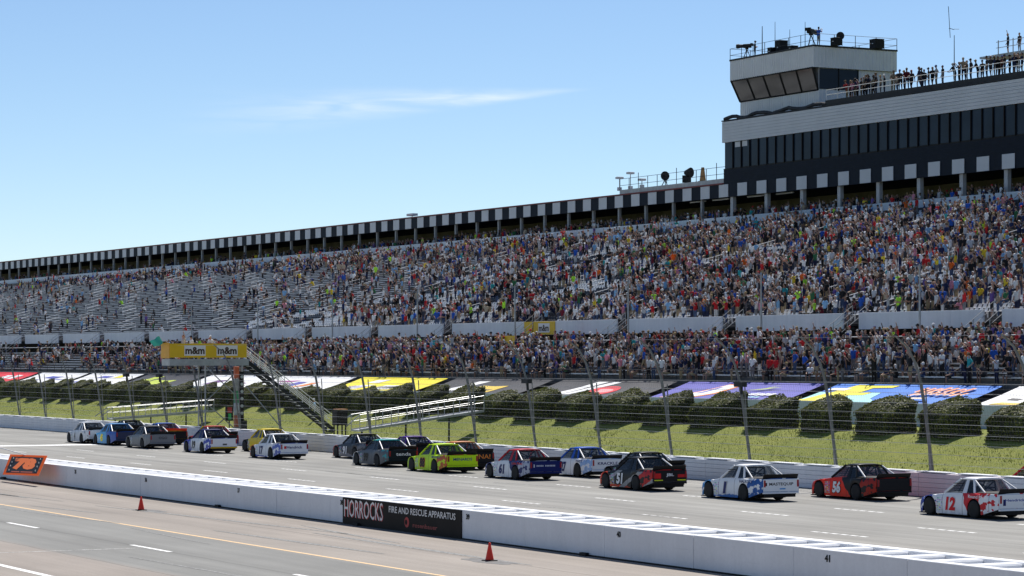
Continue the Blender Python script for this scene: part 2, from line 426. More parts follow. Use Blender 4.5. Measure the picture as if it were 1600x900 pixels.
# advertising panel on the wall
sg = tag(empty('wall_sign', (PW0 - 0.03, 0, 0)), 'black advertising panel with white and red lettering on pit wall', 'sign')
ya, yb = yat(537, PW0), yat(722, PW0)
MB().box((-0.012, yb, 0.05), (0.024, ya, 1.01)).build('panel', mat('black_vinyl', (0.012, 0.010, 0.010), 0.6, var=0.25, spec=0.1), sg)
M_letw = mat('lettering_white', (0.72, 0.71, 0.70), 0.5, var=0.03)
M_letr = mat('lettering_red', (0.42, 0.012, 0.016), 0.5, var=0.03)
L = ya - yb
text('red_shadow_lettering', 'HORROCKS', L*0.345, 0.66, M_letr, sg, (-0.0145, ya - L*0.187 - 0.05, 0.60), '-x', bold=0.02)
text('lettering', 'HORROCKS', L*0.345, 0.66, M_letw, sg, (-0.018, ya - L*0.187, 0.62), '-x')
text('lettering', 'FIRE AND RESCUE APPARATUS', L*0.545, 0.235, M_letw, sg, (-0.016, ya - L*0.685, 0.76), '-x', bold=0.012)
bq = MB()                                                       # red flame-like emblem and dim word beside it
bq.lathe([(0.19, 0), (0.19, 0.003)], 14, 'x', (-0.017, ya - L*0.565, 0.36))
bq.build('emblem', M_letr, sg)
MB().lathe([(0.10, 0), (0.10, 0.003)], 12, 'x', (-0.0215, ya - L*0.560, 0.36)).build('emblem_centre', mat('black_vinyl', (0.018,0.015,0.015)), sg)
text('lettering', 'rosenbauer', L*0.20, 0.16, mat('lettering_dim_red', (0.24, 0.012, 0.014), 0.5), sg, (-0.016, ya - L*0.715, 0.29), '-x', bold=0.015)

# orange pit board hung on a pole in front of the wall
pb = tag(empty('pit_board', (0,0,0)), 'orange and black parallelogram pit board with number 78', 'sign')
PBX = 40.35
def pbp(px, py, dx=0.0): return Vector((PBX + dx, yat(px, PBX + dx), zat(px, py, PBX + dx)))
c4 = [pbp(4, 741.5), pbp(60, 743.5), pbp(74, 712, 0.78), pbp(16, 710, 0.78)]      # leans back against the wall top
def lerp4(u, v, dx=0.0):
    p = (c4[0]*(1-u) + c4[1]*u)*(1-v) + (c4[3]*(1-u) + c4[2]*u)*v
    return p + Vector((dx, 0, 0))
def board(name, u0, v0, u1, v1, dx, th, m):
    a = [lerp4(u0,v0,dx), lerp4(u1,v0,dx), lerp4(u1,v1,dx), lerp4(u0,v1,dx)]
    b = [p + Vector((th,0,0)) for p in a]
    return recalc_o(MB().add(a + b, [(0,1,2,3),(7,6,5,4),(0,4,5,1),(1,5,6,2),(2,6,7,3),(3,7,4,0)]).build(name, m, pb))
def recalc_o(o): recalc(o.data); return o
board('board', 0, 0, 1, 1, 0, 0.012, M_plastic)
board('black_field', 0.07, 0.11, 0.93, 0.90, -0.006, 0.004, M_black)
def lerp_text(name, body, w, h, u, v, m, dx, bold):
    me = text_mesh(body, 1.0, 1.0, m, 0.0, 0.0, bold).copy()
    for q in me.vertices:
        q.co = lerp4(u + q.co.x*w, v + q.co.y*h, dx)
    return link(name, me, pb)
lerp_text('number', '78', 0.60, 0.58, 0.50, 0.56, mat('number_orange', (0.95,0.19,0.01), 0.5, var=0.03), -0.012, 0.08)
for i, (u, v) in enumerate([(0.14,0.80),(0.14,0.61),(0.14,0.42),(0.14,0.22),(0.87,0.80),(0.87,0.61),(0.87,0.42),(0.87,0.22)]):
    p = lerp4(u, v, -0.012); MB().lathe([(0.075,0),(0.075,0.006)], 10, 'x', tuple(p)).build('reflector', M_letw, pb)
for a, b in ((0.22, 0.44), (0.48, 0.80)): board('caption_strip', a, 0.14, b, 0.19, -0.011, 0.003, mat('caption_red', (0.5,0.10,0.03), 0.5))
MB().tube(lerp4(0.45, 0.97, 0.05), Vector((PBX+0.2, yat(-60, PBX), 2.05)), 0.022, 6).build('pole', M_letw, pb)

# cones
def cone(px, py, label):
    t = tag(empty('traffic_cone', gpt(px, py)), label, 'cone', 'traffic cones on the pit road')
    MB().bbox((-0.19,-0.19,0.0),(0.19,0.19,0.035),0.012).build('base', M_rubber, t)
    MB().lathe([(0.135,0.035),(0.128,0.07),(0.04,0.50),(0.033,0.56),(0.022,0.565)], 16).build('cone_body', mat('cone_red', (0.80,0.035,0.012), 0.45, var=0.06), t, smooth=True)
    # dark puddle of tar round the base
    return t
cone(220.5, 797.5, 'small red traffic cone on pit road at left before the wall')
cone(765, 876.5, 'red traffic cone on pit road near the black advertising panel')
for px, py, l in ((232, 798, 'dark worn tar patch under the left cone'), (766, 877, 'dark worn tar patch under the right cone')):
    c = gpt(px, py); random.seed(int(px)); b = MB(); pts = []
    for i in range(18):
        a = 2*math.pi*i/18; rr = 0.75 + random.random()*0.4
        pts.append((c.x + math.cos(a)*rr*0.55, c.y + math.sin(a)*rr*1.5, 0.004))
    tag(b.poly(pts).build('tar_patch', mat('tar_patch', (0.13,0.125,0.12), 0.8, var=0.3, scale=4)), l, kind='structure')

# ------------------------------------------------------------------ outer wall and catch fence
ow = tag(empty('outer_wall', (OW, 100, 0)), 'long white barrier wall on the far side of the track', 'wall')
y = 20.0; k = 0
while y < 420:
    ln = 6.1
    pink = 92 < y < 100
    m = M_wallpink if pink else M_outer
    for q in range(5):
        MB().bbox((0, y-100+0.01, 0.02+q*0.215), (0.22, y+ln-100-0.01, 0.02+q*0.215+0.205), 0.012).build('barrier_rail', m, ow)
    y += ln; k += 1
MB().box((0.24, -80, 0.0), (0.75, 320, 1.12)).build('concrete_backing', M_wallwhite, ow)
k = 0; y = 21.0
while y < 420:
    MB().bbox((0.0, y-100, 1.121), (0.55, y-100+2.2, 1.165), 0.015).build('cap', M_wallwhite, ow); y += 3.05

FX = 73.75
fence = tag(empty('catch_fence', (FX, 100, 0)), 'tall curved catch fence of steel posts cables and wire above wall', 'fence')
PROF = [(0.0, 1.0), (-0.22, 2.5), (-0.42, 3.9), (-0.68, 5.2), (-0.95, 6.0), (-1.40, 6.75), (-2.10, 7.30)]
def prof_at(z):
    for (a, za), (b, zb) in zip(PROF[:-1], PROF[1:]):
        if za <= z <= zb: return a + (b - a)*(z - za)/(zb - za)
    return PROF[-1][0]
b = MB()
for (a, za), (c, zc) in zip(PROF[:-1], PROF[1:]):
    q = 0.06 if za < 5 else 0.045
    v = [(a-q,-0.05,za),(a+q,-0.05,za),(a+q,0.05,za),(a-q,0.05,za),(c-q,-0.05,zc),(c+q,-0.05,zc),(c+q,0.05,zc),(c-q,0.05,zc)]
    b.add(v, [(0,1,5,4),(1,2,6,5),(2,3,7,6),(3,0,4,7)])
b.box((-0.2,-0.15,0.98),(0.2,0.15,1.02))
post_me = recalc(b.mesh('post', [M_post]))
br_me = MB().tube((0.35, 0.6, 0.0), (0.05, 0.6, 4.9), 0.035, 5).mesh('brace', [M_post])
POSTS = [99.5 - 7.65*2 + 7.65*k for k in range(34)]
for i, yy in enumerate(POSTS):
    link('post', post_me, fence, (0, yy-100, 0)); link('brace', br_me, fence, (0, yy-100, 0))
ZC = [1.45 + 0.46*i for i in range(9)] + [7.25]
for z in ZC:
    MB().tube((prof_at(z)-0.09, POSTS[0]-100, z), (prof_at(z)-0.09, POSTS[-1]-100, z), 0.0085 if z < 5.3 else 0.006, 4).build('cable', M_steel, fence)
wm = MB()
def thin(a, c, r=0.0022):
    a = Vector(a); c = Vector(c); d = (c-a).normalized(); u = d.orthogonal().normalized()*r; w = d.cross(u)
    vs = [a+u, a-u*0.5+w*0.87, a-u*0.5-w*0.87, c+u, c-u*0.5+w*0.87, c-u*0.5-w*0.87]
    wm.add(vs, [(0,1,4,3),(1,2,5,4),(2,0,3,5)])
yy = POSTS[0]
while yy < POSTS[-1]:
    for (a, za), (c, zc) in zip(PROF[:4], PROF[1:4]): thin((a-0.1, yy-100, za), (c-0.1, yy-100, zc))
    yy += 0.2
z = 1.1
while z < 5.2:
    thin((prof_at(z)-0.1, POSTS[0]-100, z), (prof_at(z)-0.1, POSTS[-1]-100, z)); z += 0.2
tag(wm.build('wire_mesh', M_post, fence), 'fine grey wire mesh of the catch fence', kind='stuff')
cam_me = MB().box((-0.15,-0.28,-0.12),(0.15,0.5,0.12)).box((-0.05,-0.05,-0.5),(0.05,0.05,-0.12)).mesh('camera_box', [M_dark])
for px in (1150, 815, 232, 195):
    yy = min(POSTS, key=lambda q: abs(q - yat(px, FX - 0.6))); link('camera_box', cam_me, fence, (-0.75, yy-100-0.35, 4.95))

# ------------------------------------------------------------------ grass bank, hedges, stand front wall, banners
HX0 = 88.0
def bank_z(x):
    if x < 83.9: return 0.22 + (x - 73.5)*0.012
    if x < 88.2: return 0.345 + (x - 83.9)*0.40
    return 2.06 + (x - 88.2)*0.03
b = MB(); xs = [73.3, 76, 79, 82, 83.9, 84.8, 85.8, 86.8, 87.6, 88.2, 90, 95.4]; ys = [20 + 4.0*i for i in range(106)]
random.seed(3)
vs = [(x, y, bank_z(x) + (random.uniform(-0.05, 0.05) if 74 < x < 90 else 0)) for y in ys for x in xs]
nx = len(xs)
b.add(vs, [(j*nx+i, j*nx+i+1, (j+1)*nx+i+1, (j+1)*nx+i) for j in range(len(ys)-1) for i in range(nx-1)])
tag(b.build('grass_bank', M_grass, smooth=True), 'sunlit mown grass bank below the hedges', kind='structure')
# tufts of longer grass on the bank
b = MB(); random.seed(5)
for i in range(42000):
    y = 85 + 260*random.random()**1.5; x = 82.5 + 5.8*random.random(); z = bank_z(x)
    a = random.uniform(0, 6.28); h = random.uniform(0.03, 0.11); w = random.uniform(0.015, 0.05)
    ca, sa = math.cos(a)*w, math.sin(a)*w
    b.add([(x-ca,y-sa,z-0.06),(x+ca,y+sa,z-0.06),(x+random.uniform(-.06,.06),y+random.uniform(-.06,.06),z+h)], [(0,1,2)])
tag(b.build('bank_grass', M_blade), 'short uneven grass blades growing on the bank', 'grass', kind='stuff')

def hedge_mesh(seed, L, W, H):
    """clipped hedge with a rounded crown that leans down to the track side"""
    rnd = random.Random(seed); b = MB()
    def surf(p):
        # squash a unit cube position to the hedge's rounded outline
        x, y, z = p
        k = (abs(x)**8 + abs(y)**8 + max(z, 0)**8)**0.125; m = max(abs(x), abs(y), abs(z), 1e-6)
        q = 0.62 + 0.38*(m/max(k, m))
        x, y = x*q, y*q; zz = z*q if z > 0 else z
        top = H*(0.98 + 0.21*x - 0.08*y*y)
        lump = 0.05*math.sin(x*3.3 + seed) + 0.05*math.sin(y*4.1 + seed*2.3) + 0.04*math.sin(zz*5 + y*3 + seed)
        return Vector((x*W/2*(1 + lump), y*L/2*(1 + lump), (zz*0.5 + 0.5)*top*(1 + lump*0.7)))
    core = bmesh.new(); bmesh.ops.create_cube(core, size=2.0); bmesh.ops.subdivide_edges(core, edges=core.edges[:], cuts=5, use_grid_fill=True)
    for v in core.verts: v.co = surf(v.co*0.95) + Vector((rnd.uniform(-.03,.03),)*3)
    core.verts.index_update(); b.add([v.co.copy() for v in core.verts], [tuple(v.index for v in f.verts) for f in core.faces], 1); core.free()
    for i in range(3800):
        s = rnd.random(); u1, u2 = rnd.uniform(-1,1), rnd.uniform(-1,1)
        if s < 0.42: p = (u1, u2, 1)
        elif s < 0.64: p = (-1, u1, u2)
        elif s < 0.86: p = (u1, -1, u2)
        else: p = (u1, 1, u2)
        clump = mnoise_(Vector(p)*2.3 + Vector((seed*7.1, 0, 0)))
        r = 1.0 + rnd.uniform(-0.07, 0.02) + 0.06*clump
        p = surf((p[0]*r, p[1]*r, p[2]*r))
        n = Vector((p.x/(W/2), p.y/(L/2), (p.z - H*0.45)/(H*0.5))).normalized()
        nn = (n + Vector((rnd.gauss(0,.55), rnd.gauss(0,.55), rnd.gauss(0.15,.5)))).normalized()
        u = nn.orthogonal().normalized(); u.rotate(Matrix.Rotation(rnd.uniform(0,6.28), 3, nn)); w = nn.cross(u)
        l = rnd.uniform(0.06, 0.13); q = l*0.5
        b.add([p - u*l*0.5, p + w*q, p + u*l*0.6, p - w*q], [(0,1,2,3)], 0)
    return b.mesh('foliage', [M_leaf, M_hedgecore])
from mathutils.noise import noise as mnoise_
PITCH_ = 18.3
HB = {-2:'the right edge of view', -1:'the white banner at the right edge', 0:'the bright blue banner', 1:'the violet banner', 2:'the black banner with red oval', 3:'the black banner with yellow box', 4:'the bright yellow banner', 5:'the white and pink banner', 6:'the white banner with plum lettering', 7:'the black and lime banner', 8:'the white banner with yellow patch', 9:'the white banner with blue strokes', 10:'the red banner', 11:'the stand left of the red banner', 12:'the stand well left of the red banner', 13:'the far left stand'}
HM = [hedge_mesh(i, 3.1, 2.3, 1.98) for i in range(6)]
HY = [142.2 - 5.93*8 + 5.93*k for k in range(48)]
random.seed(11)
for i, yy in enumerate(HY):
    if yy < 95: continue
    kb = int((yy - 125.8 + 0.6)//PITCH_); kb_n = sum(1 for q in HY if q > 95 and int((q - 125.8 + 0.6)//PITCH_) == kb and q < yy)
    lab = '%s clipped hedge from the right below %s' % (['first','second','third','fourth','fifth'][kb_n], HB.get(kb, 'the stand out of view'))
    t = tag(empty('hedge', (HX0 + 1.0, yy, bank_z(HX0) - 0.1), 0), lab, 'hedge', 'clipped hedges in a row along the stand')
    o = link('foliage', HM[(i*5 + i//6) % 6], t, (0, 0, 0)); s = random.uniform(0.93, 1.08); o.scale = (random.uniform(.95,1.05), s, random.uniform(0.93, 1.06)); o.rotation_euler = (0, 0, random.uniform(-.06, .06))
    MB().tube((0,0.3,-0.2),(0,0.3,0.7),0.06,6,0.03).build('stem', M_hedgecore, t)

# front wall of the stand
SX = 95.0
PITCH = 18.3
BAN = [125.8 + PITCH*k for k in range(-2, 16)]
def M_ban(n, c): return mat('banner_' + n, c, 0.55, var=0.05, scale=0.8)
bw, bk = M_ban('white', (0.80,0.80,0.80)), M_ban('black', (0.035,0.034,0.038))
BW = 3.3; BZ0, BZ1 = 3.58, 4.66
class Ban:
    """a banner pulled over the lowest rows: u runs left to right as read from the track, v up the slope"""
    def __init__(s, y0, base, label, skew=0.0):
        s.y0, s.y1 = y0 + 16.75, y0; s.k = 0
        s.t = tag(empty('seat_banner', (SX, y0, BZ0)), label, 'banner', 'advertising banners over the front rows')
        s.patch('sheet', [(0,0),(1,0),(1,1),(0,1)], base, True)
    def P(s, u, v, h): 
        y = s.y0 + (s.y1 - s.y0)*u
        sag = -0.05*math.sin(v*math.pi)
        return Vector((BW*v, y - s.y1, (BZ1-BZ0)*v + h + sag + 0.03*math.sin(u*19)*math.sin(v*3.1)))
    def patch(s, name, poly, m, base=False):
        s.k += 1; h = 0.0 if base else 0.012 + 0.004*s.k
        if base:
            b = MB(); n, q = 24, 4
            for lay in (0, -0.02):
                b.add([s.P(i/n, j/q, lay) for j in range(q+1) for i in range(n+1)], [(j*(n+1)+i, j*(n+1)+i+1, (j+1)*(n+1)+i+1, (j+1)*(n+1)+i) for j in range(q) for i in range(n)])
            return b.build(name, m, s.t)
        # cut into strips so it follows the sag
        bm = bmesh.new(); vs = [bm.verts.new((u, v, 0)) for u, v in poly]; bm.faces.new(vs)
        for i in range(1, 20): bmesh.ops.bisect_plane(bm, geom=bm.verts[:]+bm.edges[:]+bm.faces[:], plane_co=(i/20,0,0), plane_no=(1,0,0))
        for i in range(1, 4): bmesh.ops.bisect_plane(bm, geom=bm.verts[:]+bm.edges[:]+bm.faces[:], plane_co=(0,i/4,0), plane_no=(0,1,0))
        me = bpy.data.meshes.new(name)
        for v in bm.verts: v.co = s.P(v.co.x, v.co.y, h)
        bm.to_mesh(me); bm.free(); me.materials.append(m); return link(name, me, s.t)
    def txt(s, body, u, v, w, hh, m, shear=0.0, bold=0.0):
        s.k += 1; me = text_mesh(body, 1.0, 1.0, m, shear, 0.0, bold).copy()
        for q in me.vertices: q.co = s.P(u + q.co.x*w, v + q.co.y*hh, 0.03 + 0.004*s.k)
        return link('lettering', me, s.t)
    def ell(s, u, v, ru, rv, m, n=20): s.patch('printed_shape', [(u+math.cos(2*math.pi*i/n)*ru, v+math.sin(2*math.pi*i/n)*rv) for i in range(n)], m)
    def par(s, u, v, w, hh, m, sk=0.0): s.patch('printed_shape', [(u,v),(u+w,v),(u+w+sk,v+hh),(u+sk,v+hh)], m)
pur, blu, sky_, yel, red = M_ban('violet', (0.10,0.095,0.42)), M_ban('blue', (0.01,0.16,0.62)), M_ban('aqua', (0.36,0.72,0.72)), M_ban('yellow', (0.85,0.72,0.02)), M_ban('red', (0.70,0.02,0.03))
lim, ora, plum, mag = M_ban('lime', (0.50,0.60,0.06)), M_ban('orange', (0.85,0.25,0.05)), M_ban('plum', (0.16,0.05,0.22)), M_ban('magenta', (0.5,0.06,0.35))
gol = M_ban('gold', (0.75,0.52,0.06)); dbl = M_ban('deep_blue', (0.06,0.07,0.40))
def mk(k): return 125.8 + PITCH*k
Bn = Ban(mk(-1), bw, 'white banner with faint marks at the right edge over front rows'); Bn.par(0.1,0.3,0.06,0.10,bk,0.01); Bn.par(0.18,0.72,0.07,0.08,M_ban('grey',(0.3,0.3,0.3)),0.01); Bn.par(0.06,0.05,0.3,0.12,gol,0.05)
Bn = Ban(mk(0), blu, 'bright blue banner with yellow letter shape and aqua wave'); 
Bn.patch('wave', [(0,0),(0.52,0),(0.42,0.22),(0.40,0.55),(0.30,0.60),(0.12,0.5),(0,0.55)], sky_); Bn.patch('yellow_bar', [(0,0.0),(0.08,0.0),(0.22,0.95),(0.15,0.95)], yel)
Bn.par(0.10,0.04,0.09,0.86,yel,0.10); Bn.par(0.20,0.80,0.20,0.13,yel,0.02); Bn.par(0.17,0.42,0.15,0.14,yel,0.02); Bn.par(0.0,0.0,0.3,0.09,yel); Bn.par(0.02,0.62,0.12,0.12,bw,0.02)
for j, (m, o) in enumerate(((bw, 0.0), (ora, 0.006))):
    for i in range(7): Bn.par(0.58+0.045*i+o, 0.62-0.02*(i%3)-o*4, 0.020, 0.20, m, 0.03)
    for i in range(8): Bn.par(0.60+0.04*i+o, 0.40+0.02*(i%2)-o*4, 0.018, 0.14, m, 0.025)
Bn.par(0.66,0.12,0.10,0.08,M_ban('cream',(0.75,0.6,0.4)),0.02)
Bn = Ban(mk(1), pur, 'violet banner with large white slanted stripe and green leaf mark')
Bn.patch('white_stripe', [(0.07,0.02),(0.30,0.02),(0.42,0.30),(0.47,0.80),(0.36,0.88),(0.24,0.45)], ora); Bn.patch('white_stripe', [(0.085,0.04),(0.27,0.04),(0.40,0.34),(0.45,0.78),(0.36,0.84),(0.25,0.42)], bw); Bn.par(0.26,0.34,0.035,0.36,pur,0.07)
for i in range(9): Bn.par(0.50+0.038*i, 0.22+0.012*(i%3), 0.028, 0.14, bw, 0.02)
for i in range(10): Bn.par(0.46+0.035*i, 0.06, 0.024, 0.06, sky_, 0.01)
Bn.patch('leaf_mark', [(0.58,0.52),(0.70,0.60),(0.76,0.82),(0.72,0.62),(0.80,0.68),(0.70,0.54)], lim)
Bn = Ban(mk(2), bk, 'black banner with white slanted shapes and red oval')
Bn.patch('printed_shape', [(0.20,0.06),(0.30,0.08),(0.45,0.90),(0.36,0.90)], bw); Bn.patch('printed_shape', [(0.31,0.06),(0.38,0.06),(0.56,0.90),(0.49,0.90)], bw); Bn.ell(0.58,0.38,0.115,0.30,red); Bn.ell(0.58,0.38,0.075,0.13,M_ban('pale_red',(0.75,0.35,0.35)))
Bn = Ban(mk(3), bk, 'black banner with white slanted word and yellow box'); Bn.par(0.16,0.16,0.12,0.66,bw,0.16); Bn.par(0.24,0.40,0.03,0.2,bk,0.05); Bn.par(0.42,0.08,0.26,0.46,gol,0.05); Bn.par(0.46,0.20,0.18,0.10,bk,0.02)
Bn = Ban(mk(4), yel, 'bright yellow banner with white and black letter shapes'); Bn.par(0.10,0.12,0.16,0.34,bw,0.12); Bn.par(0.20,0.60,0.16,0.22,bw,0.06); Bn.par(0.42,0.12,0.24,0.34,bw,0.10)
for i in range(6): Bn.par(0.45+0.04*i,0.18,0.022,0.20,bk,0.05)
for i in range(4): Bn.par(0.13+0.04*i,0.2,0.02,0.16,M_ban('lilac',(0.4,0.36,0.6)),0.05)
Bn = Ban(mk(5), bw, 'white banner with pink violet and orange stripes right of stairway'); Bn.par(0.10,0.55,0.22,0.12,mag,0.10); Bn.par(0.12,0.38,0.20,0.08,plum,0.1); Bn.par(0.36,0.12,0.10,0.44,pur,0.08); Bn.par(0.50,0.12,0.05,0.40,ora,0.12); Bn.par(0.58,0.22,0.05,0.30,ora,0.10)
Bn = Ban(mk(6), bw, 'white banner with plum lettering behind the light tower'); Bn.par(0.22,0.22,0.10,0.36,plum,0.08); Bn.par(0.34,0.28,0.06,0.30,plum,0.07); Bn.par(0.60,0.3,0.2,0.10,M_ban('pale_plum',(0.45,0.25,0.40)),0.05)
Bn = Ban(mk(7), bk, 'black banner with lime green number shapes'); Bn.par(0.10,0.12,0.16,0.70,lim,0.14); Bn.par(0.34,0.08,0.36,0.42,lim,0.06); Bn.par(0.15,0.42,0.10,0.06,bk,0.02)
Bn = Ban(mk(8), bw, 'white banner with blue bar and yellow patch at left'); Bn.par(0.05,0.1,0.3,0.14,dbl,0.1); Bn.par(0.30,0.60,0.2,0.16,dbl,0.06); Bn.par(0.62,0.62,0.14,0.24,yel,0.03)
Bn = Ban(mk(9), bw, 'white banner with two blue strokes beside the red banner'); Bn.par(0.18,0.2,0.12,0.14,dbl,0.06); Bn.par(0.36,0.45,0.24,0.22,dbl,0.08); Bn.par(0.62,0.3,0.16,0.1,M_ban('pale_blue',(0.3,0.32,0.6)),0.04)
Bn = Ban(mk(10), red, 'red banner with white letter blocks at the left edge'); Bn.par(0.42,0.2,0.14,0.5,bw,0.06); Bn.par(0.66,0.3,0.12,0.42,bw,0.05)
Ban(mk(11), bw, 'white banner beyond the red one')

# ------------------------------------------------------------------ grandstand
GY0, GY1 = 100.0, 640.0
gs = tag(empty('grandstand', (SX, 100, 0)), 'huge grandstand with lower rows, upper deck and covered concourse', 'grandstand')
def gl(v): return (v[0]-SX, v[1]-100, v[2])
M_terr = mat('terrace_concrete', (0.11, 0.11, 0.115), 0.8, var=0.2, scale=0.7)
M_terr2 = mat('dark_terrace_steel', (0.085, 0.087, 0.092), 0.7, var=0.3, scale=0.7)
M_soffit = mat('stand_underside', (0.05, 0.05, 0.055), 0.8, var=0.3)
M_plank = mat('bench_aluminium', (0.62, 0.63, 0.65), 0.5, 0.15, var=0.15, scale=1.2)
M_upwall = mat('pale_blue_grey_wall', (0.58, 0.64, 0.70), 0.55, var=0.06, scale=0.5)
LROW, LX0, LZ0, LRUN, LRISE = 8, 98.7, 4.72, 0.82, 0.275
UROW, UX0, UZ0, URUN, URISE = 37, 109.0, 8.95, 1.103, 0.290
def terrace(x0, z0, n, run, rise, zb, m, name):
    pts = [(x0, zb)]
    for i in range(n):
        pts += [(x0 + run*i, z0 + rise*i), (x0 + run*(i+1), z0 + rise*i)]
    pts += [(x0 + run*n, zb)]
    b = MB(); n2 = len(pts)
    for y in (GY0, GY1): b.add([gl((x, y, z)) for x, z in pts], [])
    b.f = [(i, i+1, n2+i+1, n2+i) for i in range(n2-1)] + [tuple(range(n2-1,-1,-1)), tuple(range(n2, 2*n2))]
    b.m = [0]*len(b.f)
    o = b.build(name, m, gs); recalc(o.data); return o
b = MB(); 
k = 0; y = 101.0
while y < 420:
    MB().box(gl((SX-0.12, y+0.01, 1.9)), gl((SX+0.05, y+3.03, 3.60))).build('front_wall_panel', M_upwall, gs); y += 3.05
terrace(SX + 0.1, 3.35, 4, 0.9, 0.27, 1.8, M_terr2, 'front_steps')
terrace(LX0, LZ0, LROW, LRUN, LRISE, 1.8, M_terr2, 'lower_terrace')
LXE = LX0 + LRUN*LROW; LZE = LZ0 + LRISE*(LROW-1)
MB().box(gl((LXE, GY0, 1.8)), gl((124, GY1, LZE + 0.06))).build('walkway', M_terr2, gs)
MB().box(gl((116, GY0, LZE+0.06)), gl((116.2, GY1, 9.4))).build('walkway_back_wall', M_soffit, gs)
o = terrace(UX0, UZ0, UROW, URUN, URISE, UZ0 - 0.25, M_terr, 'upper_terrace')
UXE = UX0 + URUN*UROW; UZE = UZ0 + URISE*(UROW-1)
# white fascia of the upper deck in sections, with stair gaps between
FAX = 108.0; FZ0, FZ1 = 8.30, 9.46
GAPS = [123.4 + 15.9*k for k in range(-1, 26)]
M_fascia = weathered('fascia_paint', (0.72, 0.74, 0.78), 0.10)
for a, c in zip(GAPS[:-1], GAPS[1:]):
    n = 4; s = (c - a - 1.9)/n
    for i in range(n):
        y0 = a + 0.95 + s*i
        MB().bbox(gl((FAX, y0 + 0.006, FZ0)), gl((FAX + 0.12, y0 + s - 0.006, FZ1)), 0.01).build('fascia_panel', M_fascia, gs)
    MB().box(gl((FAX+0.12, a+0.95, FZ0+0.02)), gl((UX0, c-0.95, FZ0+0.2))).build('deck_edge', M_soffit, gs)
# stairs that climb from the walkway through the gaps
stb = MB()
for i in range(9): stb.box((-2.4 + 0.36*i, -0.8, 0.26*i), (-2.0 + 0.36*i, 0.8, 0.26*i + 0.05))
stb.box((-2.5,-0.86,-0.2),(-2.42,-0.8,0.1)); stair_me = stb.mesh('stair_flight', [M_dark])
srb = MB()
for s in (-0.85, 0.85):
    for h in (0.55, 0.95): srb.tube((-2.5, s, h), (0.75, s, h + 2.30), 0.022, 5)
    for q in (0.0, 0.5, 1.0): srb.tube((-2.5+3.25*q, s, 2.3*q), (-2.5+3.25*q, s, 0.95+2.3*q), 0.03, 5)
srail_me = srb.mesh('stair_rail', [M_steel])
for g in GAPS:
    link('stair_flight', stair_me, gs, gl((FAX, g, LZE + 0.1))); link('stair_rail', srail_me, gs, gl((FAX, g, LZE + 0.1)))
# bench planks: lower rows everywhere, upper rows on the far half
bb = MB()
SEAT_Y = 270.0
secs = [(a + 0.8, c - 0.8) for a, c in zip(GAPS[:-1], GAPS[1:])]
def bench(x, z, y0, y1, seg=6.0):
    y = y0
    while y < y1 - 0.1:
        e = min(y + seg, y1)
        bb.box(gl((x+0.42, y, z+0.37)), gl((x+0.70, e-0.02, z+0.46)))
        y = e
for (a, c) in secs:
    for i in range(LROW): bench(LX0 + LRUN*i, LZ0 + LRISE*i, a, c, 8.0)
    if c > SEAT_Y - 15:
        h = (a + c)/2
        for i in range(UROW):
            bench(UX0 + URUN*i, UZ0 + URISE*i, a, h-0.55, 8.0); bench(UX0 + URUN*i, UZ0 + URISE*i, h+0.55, c, 8.0)
tag(bb.build('bench_planks', M_plank, gs), 'long grey aluminium bench planks on the stepped rows', kind='stuff')
# aisle handrails
hb = MB()
for h in (0.55, 0.95): hb.tube((0,0,h), (2.0,0,h + 2.0*URISE/URUN), 0.024, 4)
for q in (0.1, 1.9): hb.tube((q,0,q*URISE/URUN), (q,0,0.95 + q*URISE/URUN), 0.016, 4)
hr_me = hb.mesh('aisle_rail', [M_white])
cnt = 0
for gi, g in enumerate(GAPS):
    for off in (0.0, 7.95):
        for j in range(7):
            if cnt >= 300 or g + off > 480: continue
            x = UX0 + 1.2 + 5.8*j + (2.4 if off else 0) + (gi*7 % 5)*0.22; i = int((x - UX0)/URUN)
            link('aisle_rail', hr_me, gs, gl((x, g + off, UZ0 + URISE*i))); cnt += 1
# wall behind the top row, columns, concourse and roof
WX = UXE + 0.6; RX = 152.0
CONZ = 20.35
y = 101.0; k = 0
while y < 620:
    MB().bbox(gl((WX, y+0.01, UZE - 0.4)), gl((WX+0.15, y + 6.04, 21.15)), 0.01).build('parapet_panel', M_upwall, gs); y += 6.05; k += 1
MB().box(gl((UXE-0.1, GY0, UZE-0.8)), gl((168, GY1, CONZ))).build('concourse_floor', M_terr2, gs)
MB().box(gl((163, GY0, CONZ)), gl((163.3, GY1, 23.95))).build('concourse_back_wall', mat('brown_back_wall', (0.26,0.24,0.22), 0.8, var=0.3, scale=0.4), gs)
ROOFB, ROOFT = 23.38, 24.78
BLD_Y = yat(1130, RX)
MB().box(gl((RX+0.12, BLD_Y, ROOFB+0.35)), gl((168, 620, ROOFT))).build('roof', M_navy, gs)
MB().box(gl((RX-0.12, BLD_Y, ROOFT)), gl((RX+0.4, 620, ROOFT+0.14))).build('roof_trim', M_darkred, gs)
MB().box(gl((RX+0.02, BLD_Y, ROOFB)), gl((RX+0.12, 620, ROOFT))).build('roof_fascia', M_navy, gs)
sq = MB().bbox((-0.05, 0, 0.0), (0.0, 1.84, 1.34), 0.02).mesh('chequer_panel', [M_greyclad])
SQP = 3.70
yy = BLD_Y - 1.0; n = 0
while yy < 560:
    link('chequer_panel', sq, gs, gl((RX+0.015, yy, ROOFB+0.03))); yy += SQP; n += 1
colm = MB().box((-0.14,-0.17,0),(0.14,0.17,1)).mesh('column', [mat('column_grey', (0.30,0.31,0.32), 0.5, var=0.1)])
yy = BLD_Y + 5.0
while yy < 600:
    o = link('column', colm, gs, gl((RX+0.5, yy, CONZ))); o.scale = (1,1,ROOFB+0.35-CONZ); yy += 5.95
